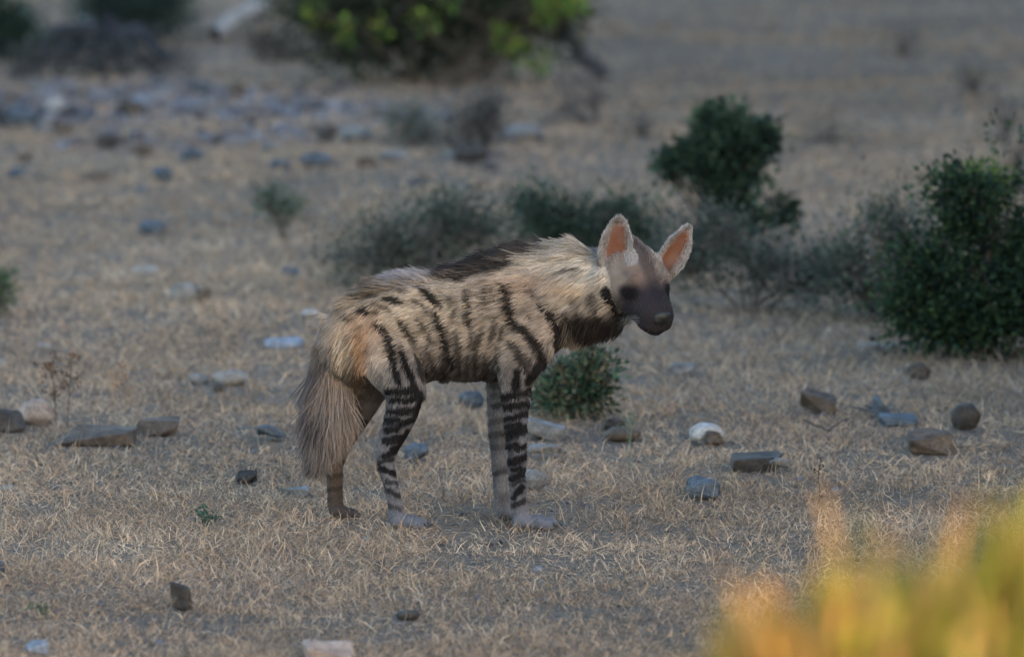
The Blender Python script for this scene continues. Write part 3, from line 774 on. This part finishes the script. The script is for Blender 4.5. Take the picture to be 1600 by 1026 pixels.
tg = flow - hn_ * np.einsum('ij,ij->i', flow, hn_)[:, None]
tg /= np.linalg.norm(tg, axis=1, keepdims=True) + 1e-6
tg += clump * .65 + rng.normal(0, .10, (NH, 3)); tg[tl] += clump[tl] * .5 + rng.normal(0, .10, (int(tl.sum()), 3))
lift = np.clip(lift + rng.normal(0, .08, NH), .08, 1)
d1 = tg * (1 - lift * .4)[:, None] + hn_ * (lift * 1.25)[:, None]; d1 /= np.linalg.norm(d1, axis=1, keepdims=True)
d2 = tg + hn_ * (lift * .25)[:, None] + np.array([0, 0, -.12]); d2 /= np.linalg.norm(d2, axis=1, keepdims=True)
K = 5; tt_ = np.linspace(0, 1, K)
pts = np.stack([hp - hn_ * .002 + (d1 * (t - .5 * t * t) + d2 * (.5 * t * t)) [:, :] * length[:, None] * 1.0 for t in tt_], 1)
outer = ~hear & ~hd & ~tl & ~crest & ~pw
oc, _ = coat(pts[outer, 3], hn_[outer], prt[outer], tuple(e[outer] for e in ein), .7)
hcol[outer] = oc
hcol = hcol * rng.uniform(.72, 1.28, (NH, 1)); hcol[hd] *= rng.uniform(.6, 1.5, (int(hd.sum()), 1))
kinds_ = np.where(hear | hd, 1, np.where(tl, 2, np.where(crest, 3, 0)))
for kk, nme, lb in ((0, "fur", None), (1, "head_fur", None), (2, "tail_hair", "long grey and tan tail hair"), (3, "mane", "dark raised crest of hair along the back")):
    s_ = kinds_ == kk
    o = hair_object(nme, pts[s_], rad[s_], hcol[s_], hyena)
    if lb: o["label"] = lb
# ---- claws, eyes, nose
def small(name, verts_fn, mat, parent=hyena):
    bm = bmesh.new(); verts_fn(bm); me = bpy.data.meshes.new(name); bm.to_mesh(me); bm.free()
    return link(name, me, parent, [mat], True)
m_eye, n, l, b = mat_nodes("dark_eye"); b.inputs["Base Color"].default_value = (.008, .006, .005, 1); b.inputs["Roughness"].default_value = .12
m_nose, n, l, b = mat_nodes("black_nose"); b.inputs["Base Color"].default_value = (.012, .012, .014, 1); b.inputs["Roughness"].default_value = .38
nb = n.new("ShaderNodeTexNoise"); nb.inputs["Scale"].default_value = 300; bp = n.new("ShaderNodeBump"); bp.inputs["Strength"].default_value = .3; bp.inputs["Distance"].default_value = .002
l.new(nb.outputs["Fac"], bp.inputs["Height"]); l.new(bp.outputs[0], b.inputs["Normal"])
m_claw, n, l, b = mat_nodes("horn_claw"); b.inputs["Base Color"].default_value = (.035, .03, .028, 1); b.inputs["Roughness"].default_value = .4
for (px, py, y0) in ((656, 820, -.09), (858, 821, -.09), (548, 802, .09), (809, 804, .08)):
    for j in range(4):
        c = P(px + (2 if j in (1, 2) else -3), py, y0 + (j - 1.5) * .0185); c.z = .011
        small("claw", lambda bm: bmesh.ops.create_cone(bm, segments=8, radius1=.0042, radius2=.0008, depth=.018, cap_ends=True, matrix=Matrix.Translation(c + Vector((.021, 0, 0))) @ Matrix.Rotation(R(110), 4, 'Y')), m_claw)
for s in (-1, 1):
    small("eye", lambda bm: ball(bm, HP(.078, s * .047, .006), .009, .009, .009, HM), m_eye)
def nosef(bm):
    ball(bm, HP(.169, 0, -.020), .026, .013, .017, HM)
    for s in (-1, 1): ball(bm, HP(.171, s * .012, -.027), .013, .011, .012, HM)
    ball(bm, HP(.169, 0, -.036), .006, .010, .014, HM)
wk_ = []
for s in (-1, 1):
    for j in range(9):
        p0 = HP(.135 + .006 * (j % 3), s * .042, -.045 + .006 * (j // 3)); d0 = Rv * s * .8 - Fv * .35 + Uv * (-.25 + .1 * (j // 3)); d0.normalize()
        wk_.append([np.array(p0 + d0 * (.055 * t) + Vector((0, 0, -.014 * t * t))) for t in (0, .33, .66, 1)])
hair_object("whiskers", np.array(wk_), np.full(len(wk_), .00035), np.full((len(wk_), 3), .25), hyena)
tmpn = small("nose", nosef, m_nose)
md = tmpn.modifiers.new("r", 'REMESH'); md.mode = 'VOXEL'; md.voxel_size = .003; md.use_smooth_shade = True
# ------------------------------------------------------------------ shrubs and weeds
m_leaf = attr_mat("leaf", .7, .12, .25)
m_wood = attr_mat("twig_wood", .9, .1)
def leaf_mesh(name, c, d, ln, wd, cols, seed=0):
    r = np.random.default_rng(seed); k = len(c)
    d = d / (np.linalg.norm(d, axis=1, keepdims=True) + 1e-9)
    s = np.cross(d, r.normal(0, 1, (k, 3))); s /= np.linalg.norm(s, axis=1, keepdims=True) + 1e-9
    nn = np.cross(d, s)
    L_, W2 = ln[:, None], wd[:, None] * .5
    V = np.stack([c, c + d * L_ * .45 + s * W2 + nn * W2 * .35, c + d * L_ + nn * W2 * -.3, c + d * L_ * .45 - s * W2 + nn * W2 * .35], 1).reshape(-1, 3)
    o = (np.arange(k) * 4)[:, None]
    Lp = np.concatenate([o + [0, 1, 2], o + [0, 2, 3]], 1).ravel()
    st = np.arange(0, len(Lp), 3)
    return raw_mesh(name, V, Lp, st, np.full(len(st), 3), np.repeat(cols, 4, 0))
def twig_mesh(name, paths, cols, seg=5):
    """paths: list of (points, r0, r1)"""
    V, Lp, C = [], [], []
    for (pts_, r0, r1), cl in zip(paths, cols):
        pts_ = np.asarray(pts_, float); o = len(V); n_ = len(pts_)
        for i, p in enumerate(pts_):
            t = pts_[min(i + 1, n_ - 1)] - pts_[max(i - 1, 0)]; t = t / (np.linalg.norm(t) + 1e-9)
            a = np.cross(t, [.3, .9, .2]); a /= np.linalg.norm(a) + 1e-9; b_ = np.cross(t, a)
            r = r0 + (r1 - r0) * i / (n_ - 1)
            for k in range(seg):
                V.append(p + r * (a * math.cos(k * 2 * math.pi / seg) + b_ * math.sin(k * 2 * math.pi / seg))); C.append(cl)
        for i in range(n_ - 1):
            for k in range(seg):
                a0, a1 = o + i * seg + k, o + i * seg + (k + 1) % seg
                Lp += [a0, a1, a1 + seg, a0 + seg]
    st = np.arange(0, len(Lp), 4)
    return raw_mesh(name, np.array(V), np.array(Lp), st, np.full(len(st), 4), np.array(C))
def bent(p0, p1, r, n_=6, bend=.12):
    p0, p1 = np.array(p0, float), np.array(p1, float); L_ = np.linalg.norm(p1 - p0)
    t = np.linspace(0, 1, n_)[:, None]
    off = r.normal(0, bend * L_, 3); off2 = r.normal(0, bend * .4 * L_, (n_, 3)); off2[0] = 0
    pth = p0 + (p1 - p0) * t + off * (t * (1 - t)) * 2 + off2 * t
    pth[:, 2] += L_ * .10 * (t[:, 0] * (1 - t[:, 0])) * 2
    return pth
def shrub(name, label, base_px, lobes, greens, n_clump, n_leaf, leaf=(.016, .008), spread=.045, wood=(74, 64, 58), cat="shrub", twig=1.0, seed=1, group=None, out=.5, depth=1.0, loose=False, stem_r=.007, stems=9):
    r = np.random.default_rng(seed)
    g = G(*base_px); s = mpp(g)
    root = bpy.data.objects.new(name, None); COL.objects.link(root); root.location = g; root.empty_display_size = .1
    tag(root, label, cat, group)
    gv = np.array(g); tot = sum(a[2] * a[3] for a in lobes)
    cen, cl_lobe = [], []
    for (cx, cy, rx, ry) in lobes:
        c = np.array(P(cx, cy, g.y)); k = max(3, int(n_clump * rx * ry / tot))
        u = r.normal(0, 1, (k, 3)); u /= np.linalg.norm(u, axis=1, keepdims=True)
        u *= (r.random((k, 1)) ** .45) if not loose else np.minimum(np.abs(r.normal(0, .62, (k, 1))), 1.4)
        u *= np.where(r.random((k, 1)) < .18, r.uniform(1.05, 1.45, (k, 1)), 1)
        ax_, az_ = max(rx * s - .8 * spread, .4 * rx * s), max(ry * s - .8 * spread, .4 * ry * s)
        cen.append(c + u * np.array([ax_, ax_ * depth, az_]))
    cen = np.concatenate(cen); cen[:, 2] = np.maximum(cen[:, 2], g.z + .02)
    k = len(cen); li = np.repeat(np.arange(k), n_leaf)
    tone = r.uniform(.4, 1.5, k)
    off = r.normal(0, spread, (len(li), 3)); pos = cen[li] + off
    pos[:, 2] = np.maximum(pos[:, 2], g.z + .01)
    dr = off / spread + np.array([0, 0, .5]) + r.normal(0, .6, off.shape) + out * (cen[li] - cen.mean(0)) / (np.abs(cen - cen.mean(0)).max() + 1e-6)
    ln = leaf[0] * r.uniform(.6, 1.35, len(li)); wd = leaf[1] * r.uniform(.7, 1.3, len(li))
    pal = np.array([D(*q) for q in greens]); cols = pal[r.integers(0, len(pal), len(li))] * (tone[li] * r.uniform(.75, 1.25, len(li)))[:, None]
    f = link("foliage", leaf_mesh("foliage", pos - gv, dr, ln, wd, cols, seed), root, [m_leaf]); f["kind"] = "stuff"
    # stems from the ground to the clumps
    paths = []
    main = r.choice(k, min(k, stems), replace=False)
    for j in main: paths.append((bent((r.normal(0, .015), r.normal(0, .015), -.03), cen[j] - gv, r), stem_r, stem_r * .3))
    mains = list(paths)
    for j in range(k):
        if r.random() > twig: continue
        c = cen[j] - gv
        best = min(((p[0][q_], np.linalg.norm(p[0][q_] - c)) for p in mains for q_ in (2, 3, 4)), key=lambda z: z[1])
        paths.append((bent(best[0], c + r.normal(0, spread * .6, 3), r, 5, .15), stem_r * .4, stem_r * .12))
    wc = [D(*wood) * r.uniform(.7, 1.3) for _ in paths]
    o = link("branches", twig_mesh("branches", paths, wc), root, [m_wood]); o["kind"] = "stuff"
    return root
GREEN = [(46, 60, 50), (56, 72, 56), (38, 50, 45), (66, 80, 64)]
GREYG = [(72, 81, 74), (60, 70, 65), (84, 90, 82), (92, 89, 83), (52, 63, 56)]
DEEP = [(36, 52, 42), (46, 64, 48), (30, 42, 38), (58, 74, 54)]
shrub("round_shrub", "dense round dark green shrub on a short stem above low grey scrub", (1150, 408), [(1140, 222, 66, 44), (1085, 252, 44, 24), (1165, 272, 56, 32), (1210, 330, 30, 12), (1044, 262, 26, 12), (1145, 318, 30, 24), (1095, 205, 30, 18), (1195, 222, 24, 22), (1130, 183, 36, 14), (1110, 290, 30, 12), (1180, 345, 26, 10)],
      GREEN, 84, 58, (.034, .022), .026, seed=21, stem_r=.012, twig=.5)
shrub("green_shrub", "big bushy green shrub with yellowish top beside the twiggy grey one", (1540, 562), [(1510, 335, 70, 80), (1600, 390, 90, 110), (1460, 430, 80, 76), (1420, 480, 66, 50), (1540, 480, 130, 90), (1500, 290, 46, 36), (1650, 480, 90, 100), (1480, 510, 80, 50)],
      DEEP + [(60, 74, 46)], 420, 44, (.024, .012), .036, loose=True, seed=22, stem_r=.011, twig=.6)
shrub("yellow_green_shoots", "yellowish green shoots topping the big bushy green shrub", (1535, 545), [(1535, 300, 46, 44)], [(78, 92, 40), (66, 84, 44), (92, 98, 50)], 26, 40, (.022, .010), .03, seed=42, stem_r=.005)
shrub("twiggy_shrub", "loose twiggy grey green shrub leaning against the big green shrub", (1375, 500), [(1375, 345, 60, 60), (1320, 410, 80, 62), (1410, 410, 66, 80), (1360, 455, 100, 44), (1430, 370, 40, 60)],
      GREYG + [(48, 62, 48), (54, 74, 52)], 260, 20, (.019, .008), .040, loose=True, seed=23, twig=1, wood=(90, 80, 76))
shrub("grey_scrub", "low grey scrub below the round dark green shrub", (1175, 486), [(1110, 370, 90, 66), (1200, 415, 100, 60), (1070, 410, 60, 60), (1270, 435, 80, 50)],
      GREYG + [(58, 66, 62)], 330, 21, (.018, .007), .042, loose=True, seed=24, twig=1, wood=(88, 80, 78))
shrub("dusty_shrub", "wide dusty grey green shrub behind the hyena's back", (655, 446), [(690, 345, 90, 64), (610, 380, 90, 52), (750, 360, 70, 66), (555, 410, 70, 34), (650, 410, 110, 40)],
      GREYG, 380, 20, (.019, .008), .045, loose=True, seed=25, twig=1, wood=(84, 78, 78))
shrub("low_green_shrub", "low dark green shrub just behind the hyena's neck and ear", (905, 432), [(830, 330, 50, 42), (890, 345, 70, 40), (960, 335, 66, 30), (1000, 370, 50, 40), (860, 385, 90, 40), (950, 390, 80, 40)],
      GREEN + [(60, 72, 66), (54, 66, 60)], 300, 26, (.020, .010), .040, loose=True, seed=26, twig=.8)
shrub("leafy_shrub", "small leafy green shrub under the hyena's chin", (895, 655), [(895, 590, 46, 38), (930, 572, 34, 24), (862, 622, 32, 26), (920, 615, 40, 32)],
      [(48, 66, 54), (60, 82, 66), (38, 52, 44), (72, 90, 76), (80, 82, 64), (92, 84, 70)], 62, 40, (.022, .011), .022, seed=27, stem_r=.004)
shrub("little_sapling", "tiny green sapling on a thin stem alone in dry grass", (438, 377), [(432, 312, 30, 20), (455, 325, 22, 14), (415, 322, 18, 12), (440, 338, 16, 12)],
      [(66, 82, 70), (74, 88, 78), (54, 70, 60)], 34, 26, (.020, .008), .022, cat="sapling", seed=28, stem_r=.007, twig=.7, stems=2)
shrub("grass_tuft", "green tuft of leaves cut by the picture edge", (0, 492), [(0, 455, 18, 34)], [(66, 84, 62), (56, 74, 56)], 22, 22, (.03, .006), .022, cat="plant", seed=29, stem_r=.003)
shrub("overhanging_bush", "large dark bush with scattered bright yellow green leaves behind the gravel", (640, 128), [(600, 20, 150, 70), (490, 0, 70, 50), (760, 40, 110, 60), (680, -50, 160, 60), (700, 85, 90, 30), (860, 10, 60, 60), (550, 70, 90, 34)],
      [(52, 58, 50), (42, 50, 44), (62, 70, 52), (46, 44, 42), (70, 72, 58)], 330, 40, (.05, .026), .095, loose=True, seed=30, stem_r=.02, twig=.6, wood=(52, 46, 46))
shrub("yellow_leaf_sprays", "bright yellow green leafy sprays hanging from the large dark bush", (690, 136), [(495, 20, 8, 8), (536, 48, 9, 8), (592, 46, 6, 8), (664, 32, 5, 12), (700, 4, 8, 5), (790, 60, 9, 14), (845, 20, 14, 12), (885, 6, 22, 10), (815, 82, 10, 9), (850, 98, 6, 6)],
      [(100, 122, 54), (86, 112, 58), (128, 126, 56), (70, 96, 56)], 56, 11, (.048, .024), .026, seed=31, stem_r=.008, cat="leaves")
shrub("dark_bush", "dark green bush cut by the picture corner", (10, 98), [(10, 55, 60, 38), (-30, 40, 50, 50)], [(40, 56, 48), (32, 46, 42), (50, 66, 56)], 90, 46, (.045, .02), .075, seed=32, stem_r=.014, twig=.6)
shrub("shaded_bush", "dim bluish green bush behind the dark fallen branch", (245, 66), [(235, 15, 80, 34), (170, 0, 60, 30)], [(48, 62, 58), (40, 52, 52), (58, 72, 66)], 110, 40, (.045, .02), .075, seed=33, stem_r=.014, twig=.6)
shrub("creeping_scrub", "dark bluish creeping scrub spread before the fallen branch", (190, 118), [(110, 88, 70, 22), (200, 92, 70, 20), (270, 104, 50, 14), (40, 104, 50, 14)], [(50, 56, 60), (42, 46, 50), (62, 68, 70), (58, 54, 54), (78, 80, 84)], 80, 24, (.04, .016), .06, seed=38, twig=.6, wood=(46, 42, 44))
shrub("low_scrub", "dim scrub between pale log and large dark bush", (400, 100), [(420, 70, 50, 20), (470, 95, 60, 16)], [(66, 60, 56), (56, 54, 50), (76, 70, 64)], 60, 20, (.035, .01), .05, seed=39, twig=.8, wood=(56, 48, 44))
shrub("grey_tussock", "faint grey green tussock on the sandy rise", (640, 226), [(636, 195, 26, 24), (668, 206, 20, 14)], [(84, 90, 84), (74, 82, 76), (96, 96, 90)], 30, 24, (.04, .01), .05, seed=34, cat="tussock")
shrub("dark_tussock", "darker straggly tussock at the end of the gravel", (745, 244), [(745, 195, 34, 38), (765, 170, 22, 26), (715, 230, 28, 14)], [(78, 76, 76), (66, 68, 66), (88, 84, 84)], 60, 26, (.035, .009), .055, seed=35, cat="tussock", wood=(70, 62, 62))
shrub("straggly_bush", "straggly dark twigs below the end of the drooping branch", (930, 195), [(925, 150, 40, 30), (880, 165, 40, 22)], [(92, 86, 84), (82, 78, 78)], 50, 18, (.03, .008), .07, seed=36, wood=(70, 64, 64))
# the sunlit bush close to the camera
def front_bush():
    r = np.random.default_rng(77)
    yb = -9.25
    root = bpy.data.objects.new("yellow_bush", None); COL.objects.link(root)
    bx = .62; root.location = (bx, yb, float(height(bx, yb)))
    tag(root, "yellow green bush glowing in warm sunlight, close and out of focus", "bush")
    k = 2700
    # tips spread over a mound that rises away from the path of view
    tx = .19 + 1.15 * r.random(k) ** 1.3; ty = yb + np.clip(r.normal(0, .18, k), -.3, .3)
    top = np.interp(tx, [.17, .22, .27, .32, .38, .45, .52, .7, 1.0, 1.35], [.97, 1.025, 1.05, 1.07, 1.09, 1.115, 1.14, 1.16, 1.10, 1.0]) + (Noise2(8)(tx, ty, .07, 2) - .5) * (.05 + .09 * sstep(.24, .36, tx))
    tz = top + .035 - np.abs(ty - yb) * .28 - np.abs(r.normal(0, .11, k)) - .01
    tips = np.stack([tx, ty, tz], -1)
    n_leaf = 16; li = np.repeat(np.arange(k), n_leaf)
    off = r.normal(0, 1, (len(li), 3)) * [.022, .022, .04]
    pos = tips[li] + off - np.array([0, 0, .02])
    dr = np.stack([r.normal(.12, .22, len(li)), r.normal(0, .25, len(li)), r.uniform(.7, 1.2, len(li))], -1)
    pal = np.array([(.08, .11, .02), (.20, .22, .03), (.50, .30, .07), (.30, .27, .035), (.60, .36, .13), (.16, .18, .025), (.50, .26, .07)])
    clump = np.clip((Noise2(9)(tips[:, 0], tips[:, 2], .08, 2) * 1.7 - .35) * len(pal) + r.normal(0, .8, k), 0, len(pal) - 1).astype(int)
    cols = pal[clump[li]] * r.uniform(.7, 1.25, (len(li), 1))
    ln = r.uniform(.04, .11, len(li)); wd = r.uniform(.005, .010, len(li))
    gv = np.array(root.location)
    f = link("foliage", leaf_mesh("foliage", pos - gv, dr, ln, wd, cols, 4), root, [m_leaf]); f["kind"] = "stuff"
    paths = [(bent((r.normal(0, .08), r.normal(0, .06), -.05), tips[j] - gv, r, 7, .08), .005, .0015) for j in range(0, k, 12)]
    o = link("branches", twig_mesh("branches", paths, [np.array((.26, .17, .08)) * r.uniform(.7, 1.3) for _ in paths]), root, [m_wood]); o["kind"] = "stuff"
front_bush()

# a tall bush added out of view to darken that side of the ground
shrub("added_shade_bush", "tall dense dark bush added out of view to block skylight", (2500, 720), [(2500, 150, 560, 560), (2450, 450, 500, 330), (2350, -250, 400, 350)], DEEP, 420, 60, (.07, .035), .13, seed=90, stem_r=.03, twig=.3)
# fallen wood
def log(name, label, a, b_, r0, r1, col, cat="log", n_=9, knots=0, seed=1):
    r = np.random.default_rng(seed)
    A_, B2 = np.array(a), np.array(b_)
    pth = bent(A_, B2, r, n_, .05)
    V = twig_mesh(name, [(pth, r0, r1)], [np.array(col)], 12)
    o = link(name, V, None, [m_wood], True); tag(o, label, cat)
    return o
def ground_pt(px, py, up): g = G(px, py); return (g.x, g.y, g.z + up)
log("fallen_log", "pale weathered log lying on a bank behind the gravel", ground_pt(334, 66, .05), ground_pt(418, 40, .09), .055, .05, D(124, 120, 118), seed=2)
def branch_obj(name, label, segs, col, cat="branch", seed=1):
    r = np.random.default_rng(seed)
    paths = [(bent(a, b_, r, 7, .06), r0, r1) for a, b_, r0, r1 in segs]
    o = link(name, twig_mesh(name, paths, [np.array(col) * r.uniform(.8, 1.2) for _ in paths], 7), None, [m_wood], True)
    o["kind"] = "thing"
    return tag(o, label, cat)
a0, a1, a2 = ground_pt(85, 78, .07), ground_pt(190, 84, .06), ground_pt(262, 104, .02)
branch_obj("fallen_branch", "thick dark fallen branch lying before the dim bush", [(a0, a1, .085, .075), (a1, a2, .075, .03), (a1, ground_pt(150, 60, .25), .04, .015), (a0, ground_pt(40, 96, .05), .05, .02)], D(40, 38, 42), seed=3)
b0 = ground_pt(945, 124, .02); bT = np.array(P(872, 40, b0[1])); bM = np.array(P(912, 92, b0[1]))
branch_obj("drooping_branch", "dark drooping branch reaching the ground beside the large bush", [(bT, bM, .05, .045), (bM, b0, .045, .05), (bM, P(885, 100, b0[1]), .03, .01)], D(54, 54, 58), seed=4)
# twigs and weeds near the animal
def weed(name, label, base_px, top_px, n_br, heads, head_cols, stem_col, hl=(.010, .005), cat="weed", seed=1, spread=10, hn=14, lean=0):
    r = np.random.default_rng(seed); g = G(*base_px); gv = np.array(g); s = mpp(g)
    root = bpy.data.objects.new(name, None); COL.objects.link(root); root.location = g; tag(root, label, cat)
    T = np.array(P(*top_px, g.y)) - gv; paths = [(bent((0, 0, -.01), T, r, 7, .04), .0022, .0010)]; pos = []
    for j in range(n_br):
        t = r.uniform(.35, .95); p0 = T * t
        p1 = p0 + np.array([r.normal(0, spread) * s, r.normal(0, spread) * s, r.uniform(.2, 1) * spread * 1.8 * s])
        paths.append((bent(p0, p1, r, 5, .1), .0014, .0007)); pos.append(p1)
    ends = np.array(pos + [T])
    st = link("stem", twig_mesh("stem", paths, [D(*stem_col)] * len(paths)), root, [m_wood]); st["kind"] = "stuff"
    if heads:
        li = np.repeat(np.arange(len(ends)), hn)
        c = ends[li] + r.normal(0, .006, (len(li), 3)) - np.array([0, 0, .004])
        pal = np.array([D(*q) for q in head_cols])
        h = link(heads, leaf_mesh(heads, c, r.normal(0, 1, c.shape) + [0, 0, .4], hl[0] * r.uniform(.6, 1.3, len(li)), hl[1] * r.uniform(.6, 1.3, len(li)), pal[r.integers(0, len(pal), len(li))] * r.uniform(.7, 1.2, (len(li), 1)), seed), root, [m_leaf]); h["kind"] = "stuff"
    return root
RUST = [(104, 76, 60), (84, 62, 50), (120, 92, 74), (70, 54, 46)]
weed("seed_weed", "rusty brown seed weed with many heads beside the pinkish stone", (88, 668), (80, 570), 15, "seed_heads", RUST, (92, 78, 68), seed=1, spread=13)
weed("seed_weed", "tallest rusty seed weed rising behind the long flat slab", (105, 668), (112, 552), 11, "seed_heads", RUST, (92, 78, 68), seed=2, spread=11)
weed("seed_weed", "slim pale brown seed weed above the short brown slab", (195, 660), (188, 572), 8, "seed_heads", [(140, 112, 88), (120, 92, 72), (150, 124, 100)], (120, 106, 92), seed=3, spread=9)
weed("green_weed", "thin spindly green weed beside the low brownish stone", (986, 735), (985, 648), 12, "leaves", [(96, 108, 96), (84, 98, 86)], (92, 102, 90), (.014, .003), seed=4, spread=8, hn=6)
weed("dry_stalk", "single thin dark stalk with a small head on straw", (1281, 790), (1282, 715), 2, "seed_heads", [(70, 58, 52)], (76, 64, 58), (.010, .006), seed=5, spread=4, hn=8)
weed("dry_stalk", "short bent stalk beside the long flat slab", (430, 720), (424, 690), 3, None, [], (110, 98, 88), seed=6, spread=6)
weed("green_sprig", "tiny dark green sprig flat in the grass before the hyena", (325, 828), (322, 812), 7, "leaves", [(60, 78, 66), (50, 66, 58)], (70, 80, 70), (.014, .007), seed=7, spread=13, hn=9)
weed("green_sprig", "small green sprig in blurred grass by the upright dark stone", (68, 968), (64, 946), 4, "leaves", [(72, 84, 70)], (80, 86, 76), (.014, .006), seed=8, spread=8, hn=8)
g = G(1290, 676)
q_ = lambda px, py, up=0.0: tuple(np.array(P(px, py, g.y)) + [0, 0, up])
branch_obj("dead_twig", "forked dead twig lying below the dusty brown flat stone", [(q_(1255, 655), q_(1295, 672), .0035, .003), (q_(1295, 672), q_(1325, 655), .003, .0015), (q_(1290, 692), q_(1312, 670), .0015, .0012), (q_(1312, 670), q_(1332, 668), .0012, .0008), (q_(1295, 672), q_(1290, 692), .002, .0015)], D(70, 66, 68), "twig", 6)
# dark stalks on the far dry slope
r_ = np.random.default_rng(5)
for i, (px, py, h_) in enumerate([(1570, 220, 60), (1590, 300, 90), (1520, 150, 50), (1290, 222, 14), (1410, 90, 40), (1000, 215, 30)]):
    shrub("dry_bush", ["thin dark dry bush on the far slope above the big green shrub", "taller dark dry bush just above the big green shrub", "faint dry bush highest on the far slope", "low dark dry bush beside the round shrub on the far slope", "faint grey dry bush alone high on the far slope", "low grey dry bush between tussock and round shrub"][i],
          (px, py), [(px, py - h_ * .5, 26 if h_ > 20 else 34, h_ * .5)], [(84, 78, 76), (92, 86, 82)], 26, 14, (.035, .008), .06, seed=60 + i, wood=(64, 58, 58))
